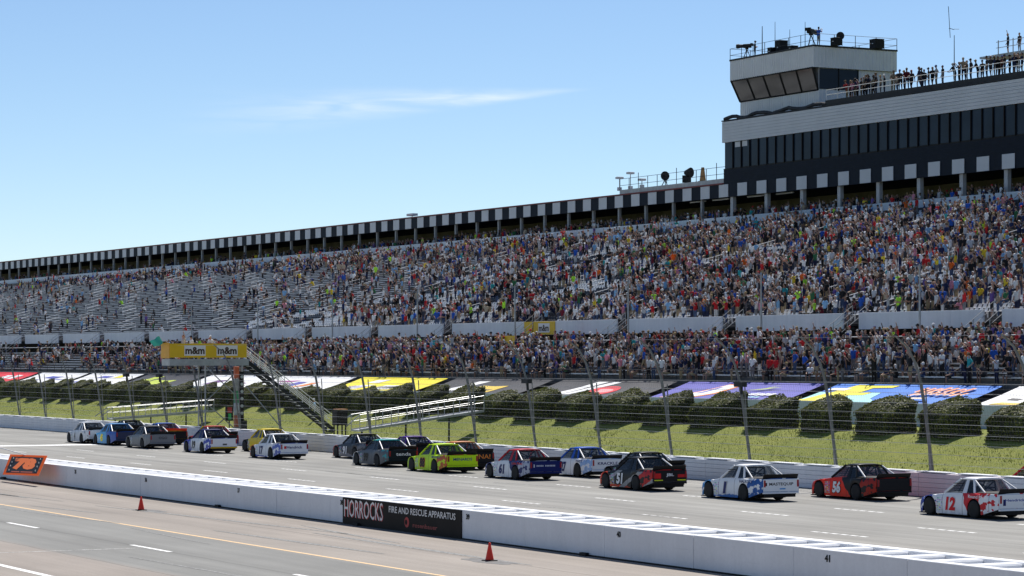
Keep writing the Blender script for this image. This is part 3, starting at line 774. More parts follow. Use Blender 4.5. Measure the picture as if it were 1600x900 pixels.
# fluorescent-white duct lengths under the roof edge
for yy in (BLD_Y+7, BLD_Y+2.4, BLD_Y-4.5, BLD_Y-10):
    MB().tube((0,-1.6,0),(0,1.6,0),0.09,8).build('ceiling_duct', M_greyclad, gs, loc=gl((RX+1.2, yy, ROOFB-0.05)))
# lighting and loudspeaker poles at the back of the lower rows
for k in range(8):
    yy = 144.3 + 19.1*k
    t = tag(empty('stand_pole', (105.9, yy, LZE+0.05)), '%s tall thin grey pole from the right behind the lower rows' % ['first','second','third','fourth','fifth','sixth','seventh','eighth'][k], 'pole', 'thin poles along the lower stand')
    MB().tube((0,0,0),(0,0,5.8),0.09,8,0.055).build('shaft', M_steel, t)
    MB().bbox((-0.15,-0.15,0),(0.15,0.15,0.06),0.02).build('base_plate', M_steel, t)
    MB().box((-0.5,-0.05,5.62),(0.05,0.05,5.7)).build('arm', M_steel, t)
# small railing in front of the first row
rb = MB(); rb.tube(gl((LX0-0.25, 101, LZ0+0.75)), gl((LX0-0.25, 420, LZ0+0.75)), 0.03, 5); rb.build('front_rail', M_dark, gs)
rp = MB().tube((0,0,0),(0,0,0.75),0.025,4).mesh('rail_post', [M_dark])
for k in range(110): link('rail_post', rp, gs, gl((LX0-0.25, 103 + 2.6*k, LZ0)))
MB().tube(gl((LXE+0.3, 101, LZE+1.1)), gl((LXE+0.3, 420, LZE+1.1)), 0.035, 5).build('walkway_rail', M_alu, gs)
# a yellow sign on one fascia bay
ys = tag(empty('fascia_sign', (FAX-0.05, yat(851, FAX), 0)), 'yellow sign with black letters on upper deck fascia', 'sign')
MB().box((-0.02,-1.9,8.32),(0.03,1.9,9.44)).build('panel', M_yellow, ys)
MB().box((-0.03,-1.0,8.50),(-0.0205,1.0,9.28)).build('white_field', M_letw, ys)
text('lettering', 'm&m', 1.75, 0.55, mat('lettering_brown', (0.05,0.025,0.012), 0.5), ys, (-0.034, 0, 8.88), '-x', bold=0.04)
ys = tag(empty('fascia_sign', (FAX-0.05, yat(826, FAX), 0)), 'narrow plain yellow panel on fascia beside the stair gap', 'sign')
MB().box((-0.02,-0.7,8.32),(0.03,0.7,9.44)).build('panel', M_yellow, ys)
ys = tag(empty('fascia_sign', (104.0, yat(794, 104.0), 7.0)), 'yellow panel among the crowd below the fascia', 'sign')
MB().box((-0.02,-1.2,0.2),(0.03,1.2,1.2)).build('panel', M_yellow, ys)
for s in (-1,1): MB().box((0.03,s*1.0-0.03,-0.2),(0.08,s*1.0+0.03,1.1)).build('upright', M_steel, ys)

# ------------------------------------------------------------------ press box building
BX, BY0, BY1 = RX, 120.0, BLD_Y
BT = 31.4
pbx = tag(empty('press_box_building', (BX, BY1, 0)), 'long dark glazed press box building over the stand with white band', 'building')
def bl(v): return (v[0]-BX, v[1]-BY1, v[2])
MB().box(bl((BX+0.15, BY0, ROOFB+0.35)), bl((BX+15, BY1-0.1, BT-0.1))).build('structure', M_navy, pbx)
MB().box(bl((BX+0.02, BY0, ROOFB)), bl((BX+0.15, BY1-0.1, 26.30))).build('lower_cladding', M_navy, pbx)
for i in range(5):
    MB().box(bl((BX-0.004, BY0, 24.95 + 0.27*i)), bl((BX+0.02, BY1-0.1, 25.19+0.27*i))).build('cladding_strip', M_navy, pbx)
WP = 1.63; yy = BY1 - 0.35; k = 0
pane = MB().box((0, -1.50, 26.42), (0.05, 0, 29.14)).mesh('window_pane', [M_bldglass])
mul = MB().box((-0.10, -1.60, 26.32), (0.10, -1.53, 29.2)).mesh('mullion', [M_black])
while yy > BY0:
    link('window_pane', pane, pbx, bl((BX+0.06, yy, 0))); link('mullion', mul, pbx, bl((BX+0.02, yy, 0))); yy -= WP; k += 1
bs = MB()
bs.box(bl((BX-0.02, BY0, 26.28)), bl((BX+0.15, BY1-0.1, 26.40))); bs.build('window_sill', M_black, pbx)
for i in range(7):
    z0 = 29.16 + 0.315*i
    MB().bbox(bl((BX-0.16, BY0, z0)), bl((BX+0.14, BY1, z0 + 0.305)), 0.02).build('white_band_board', M_greyclad, pbx)
MB().box(bl((BX+0.14, BY1-0.1, 29.16)), bl((BX+15, BY1, BT))).build('end_band', M_greyclad, pbx)
MB().box(bl((BX-0.2, BY0, BT)), bl((BX+15, BY1+0.05, BT+0.12))).build('roof_edge', M_dark, pbx)
for px in (1152, 1163):
    MB().box((-0.02,-0.5,0),(0.0,0.5,0.55)).build('window_blind', M_greyclad, pbx, loc=bl((BX+0.055, yat(px, BX), 28.55)))
yy = BY1 - 1.0 - SQP
while yy > BY0:
    link('chequer_panel', sq, pbx, bl((BX-0.006, yy, ROOFB+0.03))); yy -= SQP
yy = BY1 - 1.2
bcol = MB().box((-0.2,-0.26,0),(0.2,0.26,1)).mesh('column', [mat('column_pale', (0.45,0.46,0.48), 0.5, var=0.1)])
while yy > BY0:
    o = link('column', bcol, pbx, bl((BX+0.5, yy, CONZ))); o.scale = (1,1,ROOFB+0.35-CONZ); yy -= 6.6
# roof walkway with curb and railing at right
WKY = yat(1290, BX)
MB().box(bl((BX-0.05, BY0, BT+0.121)), bl((BX+5.0, WKY, BT+0.62))).build('roof_walkway', M_dark, pbx)
WZ = BT + 0.62
rl = MB()
for h in (0.55, 1.05): rl.tube(bl((BX+0.1, BY0, WZ+h)), bl((BX+0.1, WKY, WZ+h)), 0.03, 5)
yy = WKY
while yy > BY0: rl.tube(bl((BX+0.1, yy, WZ)), bl((BX+0.1, yy, WZ+1.05)), 0.028, 5); yy -= 1.9
rl.build('roof_railing', M_alu, pbx)
rt = MB(); pts = []
random.seed(4)
for i in range(26):
    yv = BY1 - 0.2 - (BY1-0.2-WKY)*i/25; pts.append(bl((BX+0.1+random.uniform(-.05,.05), yv, BT+0.30+0.14*math.sin(i*0.9)+random.uniform(-.05,.06))))
rt.path(pts, 0.20, 7); rt.build('rolled_tarp', M_dark, pbx)

# ------------------------------------------------------------------ control tower on the roof
TX = 155.0
TY1, TY0 = yat(1157, TX), yat(1279, TX)
TD = 9.5
tw = tag(empty('control_tower', (TX, TY0, BT)), 'white ribbed control tower with slanted dark windows on the roof', 'tower')
def tl(v): return (v[0]-TX, v[1]-TY0, v[2]-BT)
ZB, ZW0, ZW1, ZT = BT, 33.75, 36.0, 38.1
OUT = 0.9
def ribbed(name, a, c, z0, z1, step=0.42):
    """vertical ribbed metal siding between two plan points, outward on the right hand side of a to c"""
    a = Vector((a[0], a[1], 0)); c = Vector((c[0], c[1], 0)); d = c - a; n = max(1, int(d.length/step)); u = d/n; nn = Vector((u.y, -u.x, 0)).normalized()
    b = MB()
    for i in range(n):
        p = a + u*i
        for (f0, o0, f1, o1) in ((0,0,0.12,0.05),(0.12,0.05,0.3,0.05),(0.3,0.05,0.42,0),(0.42,0,1,0)):
            q0 = p + u*f0 + nn*o0; q1 = p + u*f1 + nn*o1
            b.quad(tl((q0.x,q0.y,z0)), tl((q1.x,q1.y,z0)), tl((q1.x,q1.y,z1)), tl((q0.x,q0.y,z1)))
    o = b.build(name, M_ribbed, tw); return o
M_ribbed = mat('white_ribbed_metal', (0.62,0.63,0.65), 0.45, var=0.06, scale=0.6)
MB().box(tl((TX+0.05, TY0+0.05, ZB)), tl((TX+TD-0.05, TY1-0.05, ZT-0.05))).build('core', mat('tower_core', (0.5,0.5,0.52), 0.6), tw)
ribbed('lower_siding', (TX, TY1), (TX, TY0), ZB, ZW0)
ribbed('end_siding', (TX, TY0), (TX+TD, TY0), ZB, ZT)
ribbed('upper_siding', (TX-OUT, TY1+OUT*0.7), (TX-OUT, TY0-0.35), ZW1, ZT)
ribbed('upper_siding', (TX-OUT, TY0-0.35), (TX+TD, TY0-0.35), ZW1+0.0, ZT)
MB().box(tl((TX-OUT+0.02, TY0-0.33, ZW1)), tl((TX+TD, TY1+OUT*0.7, ZW1+0.06))).build('overhang_soffit', M_dark, tw)
MB().box(tl((TX-OUT-0.08, TY0-0.43, ZT)), tl((TX+TD+0.05, TY1+OUT*0.7+0.05, ZT+0.18))).build('deck', M_dark, tw)
# slanted windows
NW = 5
for i in range(NW):
    ya_ = TY1 + OUT*0.6 + (TY0-0.25 - TY1 - OUT*0.6)*i/NW; yb_ = TY1 + OUT*0.6 + (TY0-0.25 - TY1 - OUT*0.6)*(i+1)/NW
    yla = TY1 + (TY0 - TY1)*i/NW; ylb = TY1 + (TY0 - TY1)*(i+1)/NW
    x1, x0 = TX-OUT+0.05, TX-0.03
    b = MB(); b.add([tl((x0,yla,ZW0)), tl((x0,ylb,ZW0)), tl((x1,yb_,ZW1)), tl((x1,ya_,ZW1)), tl((x0+0.1,yla,ZW0)), tl((x0+0.1,ylb,ZW0)), tl((x1+0.1,yb_,ZW1)), tl((x1+0.1,ya_,ZW1))],
          [(0,1,2,3),(7,6,5,4),(0,4,5,1),(1,5,6,2),(2,6,7,3),(3,7,4,0)]); recalc(b.build('slanted_window', M_towerglass, tw).data)
    MB().tube(tl((x0-0.03,yla,ZW0)), tl((x1-0.03,ya_,ZW1)), 0.10, 4).build('window_frame', M_black, tw)
MB().tube(tl((TX-0.06,TY0,ZW0)), tl((TX-OUT,TY0-0.25,ZW1)), 0.13, 4).build('window_frame', M_black, tw)
MB().tube(tl((TX-0.06,TY0,ZW0)), tl((TX-0.06,TY1,ZW0)), 0.08, 4).build('window_frame', M_black, tw)
MB().tube(tl((TX-OUT,TY0-0.25,ZW1-0.04)), tl((TX-OUT,TY1+OUT*0.6,ZW1-0.04)), 0.08, 4).build('window_frame', M_black, tw)
for i in range(2):
    x0 = TX + 0.05 + 2.4*i
    MB().box(tl((x0, TY0-0.10, ZW0+0.1)), tl((x0+2.3, TY0-0.055, ZW1-0.05))).build('side_window', M_bldglass, tw)
    MB().box(tl((x0+2.3, TY0-0.16, ZW0)), tl((x0+2.4, TY0-0.05, ZW1))).build('window_frame', M_black, tw)
# deck railing
rl = MB(); c3 = [(TX-OUT, TY1+OUT*0.7), (TX-OUT, TY0-0.35), (TX+TD, TY0-0.35), (TX+TD, TY1+OUT*0.7), (TX-OUT, TY1+OUT*0.7)]
for (a, c) in zip(c3[:-1], c3[1:]):
    for h in (0.45, 1.15): rl.tube(tl((*a, ZT+0.18+h)), tl((*c, ZT+0.18+h)), 0.022, 5)
    n = max(1, int(math.dist(a, c)/2.2))
    for i in range(n): rl.tube(tl((a[0]+(c[0]-a[0])*i/n, a[1]+(c[1]-a[1])*i/n, ZT+0.1)), tl((a[0]+(c[0]-a[0])*i/n, a[1]+(c[1]-a[1])*i/n, ZT+1.33)), 0.035, 5)
rl.build('deck_railing', M_dark, tw)
DK = ZT + 0.18

# ------------------------------------------------------------------ starter's stand, light tower, ramps behind the wall
FY = 191.0
fs = tag(empty('starter_stand', (74, FY, 0)), 'yellow signed starter stand with long steel stairway over the fence', 'starter stand')
def fl(v): return (v[0]-74, v[1]-FY, v[2])
MB().box(fl((71.0, FY, 5.75)), fl((77.4, FY+1.7, 6.25))).build('platform', M_steel, fs)
MB().box(fl((71.0, FY-0.06, 6.36)), fl((77.2, FY, 7.42))).build('sign_panel', M_yellow, fs)
MB().box(fl((70.94, FY-0.06, 6.30)), fl((71.0, FY+1.7, 7.48))).build('end_panel', mat('orange_yellow_vinyl', (0.70,0.34,0.02), 0.5), fs)
M_brn = mat('lettering_brown', (0.05,0.025,0.012), 0.5)
for cx in (73.0, 75.6):
    MB().box(fl((cx-0.85, FY-0.075, 6.50)), fl((cx+0.85, FY-0.062, 7.28))).build('white_field', M_letw, fs)
    text('lettering', 'm&m', 1.55, 0.56, M_brn, fs, fl((cx, FY-0.08, 6.89)), '-y', bold=0.04)
for x in (73.9, 76.9):
    for y in (FY+0.1, FY+1.5): MB().tube(fl((x,y,0.2)), fl((x,y,5.8)), 0.07, 6).build('support_post', M_steel, fs)
for a, c in (((73.9,FY+0.1,0.4),(76.9,FY+0.1,3.0)), ((76.9,FY+0.1,0.4),(73.9,FY+0.1,3.0)), ((73.9,FY+0.1,3.0),(76.9,FY+0.1,5.7)), ((76.9,FY+0.1,3.0),(73.9,FY+0.1,5.7)), ((77.2,FY+0.1,4.2),(80.2,FY-1.2,0.3))):
    MB().tube(fl(a), fl(c), 0.045, 5).build('cross_brace', M_steel, fs)
SA, SB = Vector((77.3, FY+0.9, 6.15)), Vector((84.6, FY+0.9, 0.75))
for i in range(24):
    p = SA.lerp(SB, i/23); MB().box((-0.17,-0.65,-0.02),(0.17,0.65,0.02)).build('tread', M_steel, fs, loc=fl(p))
for s in (-0.7, 0.7):
    b = MB(); d = Vector((0, s, 0))
    v = [SA+d+Vector((0,-0.03,-0.22)), SB+d+Vector((0,-0.03,-0.22)), SB+d+Vector((0,-0.03,0.14)), SA+d+Vector((0,-0.03,0.14))]
    b.add([fl(q) for q in v] + [fl(q+Vector((0,0.06,0))) for q in v], [(0,1,2,3),(7,6,5,4),(0,4,5,1),(1,5,6,2),(2,6,7,3),(3,7,4,0)]); b.build('stringer', M_dark, fs)
    r = MB()
    for h in (0.5, 0.78, 1.05): r.tube(fl(SA+d+Vector((0,0,h))), fl(SB+d+Vector((0,0,h))), 0.03, 5)
    for i in range(8): q = SA.lerp(SB, i/7); r.tube(fl(q+d), fl(q+d+Vector((0,0,1.05))), 0.028, 5)
    r.build('stair_railing', M_alu, fs)
r = MB()
for h in (0.5, 1.1): r.tube(fl((71.0,FY+1.7,6.25+h)), fl((77.3,FY+1.7,6.25+h)), 0.025, 5)
r.build('platform_railing', M_alu, fs)
# signal tower
st = tag(empty('signal_tower', (75.9, FY-1.2, 0.2)), 'narrow signal tower of coloured panels and black lamp board', 'signal tower')
cols = [(0.55,0.12,0.05),(0.30,0.30,0.30),(0.05,0.28,0.12),(0.42,0.46,0.50),(0.45,0.12,0.07),(0.35,0.33,0.30)]
for i, c in enumerate(cols): MB().bbox((-0.17,-0.17,5.5-0.92*(i+1)),(0.17,0.17,5.5-0.92*i-0.01),0.02).build('panel', mat('tower_panel_%d' % i, c, 0.5, var=0.3, scale=3), st)
MB().box((0.22,-0.14,1.4),(0.55,0.14,5.1)).build('lamp_board', M_black, st)
for i in range(6): MB().lathe([(0.12,0),(0.12,0.05)], 12, 'y', (0.385,-0.19,4.7-0.55*i)).build('lamp', mat('dull_lens',(0.45,0.48,0.5),0.2), st)
MB().box((0.15,-0.3,-0.1),(0.75,0.3,1.4)).build('cabinet', M_dark, st)
sb = tag(empty('signal_box', (75.0, FY-2.0, 0.2)), 'small black signal box with red and green panels by tower', 'signal')
MB().tube((0,0,0),(0,0,1.4),0.05,6).build('post', M_dark, sb); MB().box((-0.28,-0.1,1.4),(0.28,0.1,2.5)).build('housing', M_black, sb)
MB().box((-0.18,-0.12,2.0),(0.18,-0.101,2.42)).build('red_panel', mat('signal_red',(0.4,0.03,0.02)), sb); MB().box((-0.12,-0.12,1.5),(0.12,-0.101,1.95)).build('green_panel', mat('signal_green',(0.03,0.4,0.12)), sb)

def ramp(name, x0, x1, y, z0, z1, label, rail=0.95, deckm=None):
    t = tag(empty(name, (x0, y, 0)), label, 'ramp')
    L_ = x1 - x0; dz = z1 - z0
    b = MB(); v = [(0,-0.7,z0-0.08),(L_,-0.7,z1-0.08),(L_,0.7,z1-0.08),(0,0.7,z0-0.08),(0,-0.7,z0),(L_,-0.7,z1),(L_,0.7,z1),(0,0.7,z0)]
    b.add(v, [(0,3,2,1),(4,5,6,7),(0,1,5,4),(1,2,6,5),(2,3,7,6),(3,0,4,7)]); b.build('deck', deckm or M_steel, t)
    for s in (-0.72, 0.72):
        MB().add([(0,s-0.03,z0-0.10),(L_,s-0.03,z1-0.10),(L_,s+0.03,z1-0.10),(0,s+0.03,z0-0.10),(0,s-0.03,z0+0.06),(L_,s-0.03,z1+0.06),(L_,s+0.03,z1+0.06),(0,s+0.03,z0+0.06)],
                 [(0,3,2,1),(4,5,6,7),(0,1,5,4),(1,2,6,5),(2,3,7,6),(3,0,4,7)]).build('edge_beam', M_steel, t)
        r = MB(); r.tube((0,s,z0+rail), (L_,s,z1+rail), 0.028, 5); r.tube((0,s,z0+rail*0.55), (L_,s,z1+rail*0.55), 0.02, 5)
        n = int(L_/1.1)
        for i in range(n+1): f = i/n; r.tube((L_*f,s,z0+dz*f), (L_*f,s,z0+dz*f+rail), 0.03, 5)
        r.tube((0,s,z0+rail), (-1.1,s,z0+0.2), 0.04, 5)
        r.build('railing', M_steel, t)
    for f in (0.05, 0.4, 0.75):
        x = L_*f; MB().tube((x,0,bank_z(x0+x)-0.1), (x,0,z0+dz*f), 0.07, 6).build('leg', M_dark, t)
    return t
ramp('access_ramp', 76.2, 85.4, 219.5, 1.15, 1.75, 'pale aluminium access ramp with railings behind wall at left')
ramp('access_ramp', 76.6, 86.2, 169.5, 1.35, 2.6, 'long aluminium access ramp rising behind wall near green truck', 1.05)
eq = tag(empty('timing_cabinet', (75.2, yat(531, 75.2), 0.2)), 'black timing cabinet on legs with orange bar behind wall', 'cabinet')
for x in (-0.3, 0.3):
    for y in (-0.3, 0.3): MB().box((x-0.04,y-0.04,0),(x+0.04,y+0.04,2.1)).build('leg', M_black, eq)
MB().box((-0.4,-0.4,1.5),(0.4,0.4,2.5)).build('housing', M_black, eq); MB().box((-0.3,-0.45,2.55),(0.4,0.4,2.62)).build('orange_bar', mat('dull_orange',(0.55,0.25,0.08)), eq)

# ------------------------------------------------------------------ rooftop equipment
def antenna(x, y, z, h, label, r=0.05):
    t = tag(empty('antenna', (x, y, z)), label, 'antenna'); MB().tube((0,0,0),(0,0,h),r,6,r*0.5).build('mast', M_dark, t); MB().box((-0.12,-0.12,0),(0.12,0.12,0.08)).build('foot', M_dark, t); return t
def on_tower(px, dx): return (TX + dx, yat(px, TX + dx), DK)
for px, py, dx, l in ((1191, 41, 2.0, 'thick short antenna at the left of the tower deck'), (1211, 34, 2.0, 'tall antenna on tower deck left of black cabinet'), (1234, 46, 2.5, 'thin pale antenna on tower deck right of black cabinet'), (1258, 34, 1.0, 'tall mast beside the camera on the tower corner')):
    p = on_tower(px, dx); antenna(*p, zat(px, py, p[0]) - DK, l, 0.07 if '1191' in str(px) else 0.045)
wa = antenna(158, yat(1491, 158), WZ, zat(1491, 55, 158) - WZ, 'very tall whip antenna above the people on the roof', 0.06)
MB().tube((0,0,6.0),(-0.55,0.1,6.1),0.03,5).tube((-0.4,0.1,5.2),(-0.62,0.1,8.2),0.03,5).tube((0,0,6.05),(0.5,-0.1,6.05),0.02,5).build('side_element', M_dark, wa)
def cabinet(px, dx, w, h, label):
    p = on_tower(px, dx); t = tag(empty('equipment_case', p), label, 'case')
    MB().bbox((-w/2,-w/2,0),(w/2,w/2,h),0.03).build('body', M_black, t); MB().bbox((-w/2-0.02,-w/2-0.02,h+0.001),(w/2+0.02,w/2+0.02,h+0.07),0.02).build('lid', M_dark, t)
    MB().box((-w/2-0.015,-0.12,h*0.5),(-w/2-0.001,0.12,h*0.6)).build('latch', M_alu, t)
cabinet(1221, 1.5, 1.0, 1.45, 'tall black equipment case on tower deck between antennas')
cabinet(1206, 0.8, 0.7, 0.75, 'low black case on tower deck left of tall case')
cabinet(1239, 0.4, 0.8, 0.45, 'flat black case on tower deck right of tall case')
cabinet(1370, 7.0, 1.1, 0.9, 'black case near the right end of the tower deck')
cabinet(1307, 1.6, 0.9, 0.7, 'black case near middle of the tower deck')
def tv_camera(loc, rot, label, s=1.0):
    t = tag(empty('television_camera', loc, rot), label, 'camera'); t.scale = (s, s, s)
    for i in range(3):
        a = 2*math.pi*i/3 + 0.5; MB().tube((math.cos(a)*0.55, math.sin(a)*0.55, 0), (0,0,1.25), 0.05, 6).build('tripod_leg', M_black, t)
    MB().bbox((-0.16,-0.16,1.22),(0.16,0.16,1.4),0.03).build('pan_head', M_black, t)
    MB().bbox((-0.22,-0.55,1.4),(0.22,0.45,1.85),0.06).build('body', M_black, t)
    MB().lathe([(0.2,0),(0.23,0.5),(0.27,0.55),(0.27,0.85)], 14, 'y', (0,0.45,1.63)).build('lens', M_dark, t)
    MB().box((-0.3,-0.75,1.6),(0.3,-0.56,1.9)).build('viewfinder', M_black, t)
    return t
tv_camera(on_tower(1167, 0.6), R(35), 'large television camera pointing down at left end of tower', 0.9)
tv_camera(on_tower(1267, 0.5), R(-60), 'television camera on tall tripod at tower corner', 1.05)
# dishes and lamps on deck
def dish(loc, rot, r, label, m=None):
    t = tag(empty('dish_antenna', loc, rot), label, 'dish')
    for i in range(3):
        a = 2*math.pi*i/3; MB().tube((math.cos(a)*r*0.8, math.sin(a)*r*0.8, 0), (0,0,r*1.5), 0.05, 5).build('leg', M_dark, t)
    MB().lathe([(0.1*r,-0.35*r),(0.6*r,-0.22*r),(r,0.02),(r,0.06),(0.6*r,-0.14*r),(0.12*r,-0.28*r)], 18, 'y', (0,0,r*2.3)).build('reflector', m or M_dark, t, smooth=True)
    MB().tube((0,-0.2*r,r*2.3),(0,0.7*r,r*2.3),0.05,5).build('feed_arm', M_dark, t)
dish(on_tower(1313, 2.0), R(140), 0.42, 'small round dish on the tower deck')
# low equipment platform on the stand roof left of the building
rp_ = tag(empty('roof_platform', (RX+0.6, yat(1045, RX), ROOFT+0.14)), 'railed grey equipment platform on the stand roof', 'platform')
pa, pc = yat(961, RX) - yat(1045, RX), BLD_Y + 0.3 - yat(1045, RX)
MB().box((0, pc, 0.0), (4, pa, 0.55)).build('deck', M_steel, rp_)
r = MB()
for h in (0.5, 1.25): r.tube((0.05,pa,0.55+h),(0.05,pc,0.55+h),0.025,5)
n = 11
for i in range(n+1): q = pa+(pc-pa)*i/n; r.tube((0.05,q,0.55),(0.05,q,1.8 + (0.5 if i % 4 == 2 else 0)),0.04,5)
r.build('railing', M_dark, rp_)
PZ = ROOFT + 0.69
dish((RX+2, yat(1039, RX+2), PZ), R(170), 0.52, 'large dark round dish on the roof platform')
def floodlight(px, label, s):
    t = tag(empty('floodlight', (RX+1.5, yat(px, RX+1.5), PZ), R(200)), label, 'floodlight'); t.scale = (s,s,s)
    MB().tube((0,0,0),(0,0,1.5),0.06,6).build('stand', M_dark, t); MB().lathe([(0.25,0),(0.3,0.15),(0.55,0.75),(0.55,0.8)], 14, 'y', (0,-0.2,1.2)).build('hood', M_black, t); MB().box((-0.35,-0.35,0.1),(0.35,0.35,0.9)).build('box', M_black, t)
floodlight(1073, 'black hooded floodlight on the roof platform near building', 1.0)
for px, h, l in ((968, 1.6, 'first small pale device at left end of roof platform'), (985, 2.0, 'second pale device with flat top on roof platform'), (1003, 1.1, 'dark device on the roof platform beside a mast')):
    t = tag(empty('roof_device', (RX+1.2, yat(px, RX+1.2), PZ)), l, 'device'); MB().tube((0,0,0),(0,0,h-0.2),0.05,6).build('stem', M_steel, t); MB().bbox((-0.4,-0.3,h-0.25),(0.4,0.3,h),0.04).build('head', M_greyclad, t); MB().box((-0.2,-0.2,0),(0.2,0.2,0.4)).build('base', M_greyclad, t)
t = tag(empty('wooden_crate', (RX+1.0, yat(1098, RX+1.0), PZ-0.0)), 'brown upright board on the roof platform beside the building', 'board'); MB().add([(-0.1,-0.5,0),(0.1,-0.5,0),(0.1,0.5,0),(-0.1,0.5,0),(-0.1,-0.15,1.5),(0.1,-0.15,1.5),(0.1,0.15,1.5),(-0.1,0.15,1.5)], [(0,3,2,1),(4,5,6,7),(0,1,5,4),(1,2,6,5),(2,3,7,6),(3,0,4,7)]).build('panel', mat('tan_board',(0.35,0.2,0.07)), t)
MB().box((-0.25,-0.55,0.0),(0.25,0.55,0.05)).build('foot', M_dark, t)
t = tag(empty('roof_device', (RX+1.0, yat(644, RX+1.0), ROOFT)), 'small device far along the stand roof', 'device'); MB().tube((0,0,0),(0,0,0.5),0.05,6).build('stem', M_steel, t); MB().box((-0.4,-0.9,0.4),(0.4,0.9,0.7)).build('head', M_greyclad, t)
# scaffold platform above the roof at the right edge
sx = 157.0; sya, syb = yat(1543, sx), 175.0
sc = tag(empty('scaffold_platform', (sx, sya, WZ)), 'raised steel scaffold platform at the right end of the roof', 'platform')
SH = zat(1575, 82, sx) - WZ
MB().box((0, syb-sya, SH-0.3), (3.5, -1.0, SH)).build('deck', M_steel, sc)
MB().box((0.3, -1.0, SH-0.15), (3.0, 1.6, SH+0.05)).build('deck_extension', M_greyclad, sc)
for i in range(5):
    y = -1.5 - i*2.2
    for x in (0.1, 3.4): MB().tube((x,y,0),(x,y,SH+1.3),0.05,6).build('upright', M_steel, sc)
    MB().tube((0.1,y,0.2),(0.1,y-2.2,SH-0.4),0.035,5).build('brace', M_steel, sc)
for h in (0.6, 1.15): MB().tube((0.1,-1.2,SH+h),(0.1,syb-sya,SH+h),0.035,5).build('rail', M_alu, sc)

# ------------------------------------------------------------------ race trucks
FWY, RWY, TRK = 1.78, -1.10, 0.86
def tz(y):   # top line of the body
    P = [(2.62,0.50),(2.56,0.60),(2.40,0.69),(2.1,0.755),(1.6,0.83),(1.0,0.90),(0.7,0.945),(0.2,0.965),(-0.8,0.985),(-1.6,1.0),(-2.6,1.0)]
    for (a, za), (c, zc) in zip(P[:-1], P[1:]):
        if c <= y <= a: return za + (zc-za)*(a-y)/(a-c)
    return P[-1][1]
def tw_(y):
    P = [(2.62,0.72),(2.56,0.84),(2.40,0.93),(2.1,0.985),(1.7,1.0),(1.2,0.985),(0.4,0.975),(-0.6,0.98),(-1.2,1.0),(-2.0,0.99),(-2.6,0.955)]
    for (a, za), (c, zc) in zip(P[:-1], P[1:]):
        if c <= y <= a: return za + (zc-za)*(a-y)/(a-c)
    return P[-1][1]
def tb(y):
    z = 0.11 if y > -1.0 else 0.16
    if y < -1.6: z = 0.16 + (-1.6 - y)*0.26
    for c in (FWY, RWY):
        d = y - c
        if abs(d) < 0.43: z = max(z, 0.35 + math.sqrt(0.43**2 - d*d)*0.98)
    return z
ysn = []
y = 2.62
while y > -2.6: ysn.append(y); y -= (0.03 if (abs(y-FWY) < 0.5 or abs(y-RWY) < 0.5 or y > 2.3) else 0.09)
ysn.append(-2.6)
b = MB(); secs_ = []
for y in ysn:
    w, zt, zb = tw_(y), tz(y), tb(y); h = zt - zb
    L_ = [(-w*0.985, zb), (-w, zb+0.30*h), (-w, zb+0.62*h), (-w*0.975, zb+0.86*h), (-w*0.925, zt-0.012), (-w*0.84, zt), (-w*0.45, zt+0.028), (0, zt+0.036)]
    pts = L_ + [(-x, z) for x, z in L_[-2::-1]]
    secs_.append([(x, y, z) for x, z in pts])
n = len(secs_[0])
for s in secs_: b.v += s
for k in range(len(secs_)-1):
    for i in range(n-1): b.f.append((k*n+i, (k+1)*n+i, (k+1)*n+i+1, k*n+i+1))
b.f.append(tuple(range(n))); kk = (len(secs_)-1)*n; b.f.append(tuple(range(kk+n-1, kk-1, -1)))
b.m = [0]*len(b.f)
me_body = recalc(b.mesh('body', [M_white], True))
try: me_body.set_sharp_from_angle(angle=R(35))
except Exception: pass
b = MB()
b.box((-0.90,-2.45,0.30),(0.90,2.35,0.50)); b.box((-0.72,-1.9,0.14),(0.72,2.3,0.32))
for c in (FWY, RWY):                                                     # inner wheel housings
    b.box((-0.62, c-0.46, 0.32), (0.62, c+0.46, 0.80))
me_under = b.mesh('underbody', [M_black])
# cab: roof, pillars, glass
c_lo = {'fy': 0.86, 'ry': -1.06, 'x': 0.90, 'z': 0.955}; c_hi = {'fy': 0.10, 'ry': -0.74, 'x': 0.66, 'z': 1.50}
A = [(s*c_lo['x'], c_lo['fy'], 0.93) for s in (-1,1)]; Bq = [(s*c_hi['x'], c_hi['fy'], c_hi['z']) for s in (-1,1)]
C = [(s*c_lo['x'], c_lo['ry'], 0.985) for s in (-1,1)]; D = [(s*c_hi['x'], c_hi['ry'], c_hi['z']) for s in (-1,1)]
def lerp(a, c, f): return tuple(a[i] + (c[i]-a[i])*f for i in range(3))
me_ws = MB().quad(A[1], A[0], Bq[0], Bq[1]).mesh('windshield', [M_truckglass])
me_rw = MB().quad(C[0], C[1], D[1], D[0]).mesh('rear_window', [M_rearglass])
me_sw = []
for s in (0, 1):
    me_sw.append(MB().quad(A[s], C[s], D[s], Bq[s]).mesh('side_window', [M_truckglass]))
b = MB()
nr = 7
rv = []
for i in range(nr):
    f = i/(nr-1); y = 0.16 + (-0.80-0.16)*f
    for j in range(7):
        g = j/6*2-1; x = g*0.70; zz = 1.505 + 0.055*(1-g**4) + 0.02*math.sin(f*math.pi) - (0.03 if i in (0,) else 0)
        rv.append((x, y, zz))
b.add(rv, [(i*7+j, (i+1)*7+j, (i+1)*7+j+1, i*7+j+1) for i in range(nr-1) for j in range(6)])
b.add([(x, y, 1.482) for x, y, z in rv], [(i*7+j, i*7+j+1, (i+1)*7+j+1, (i+1)*7+j) for i in range(nr-1) for j in range(6)])
m0 = 49
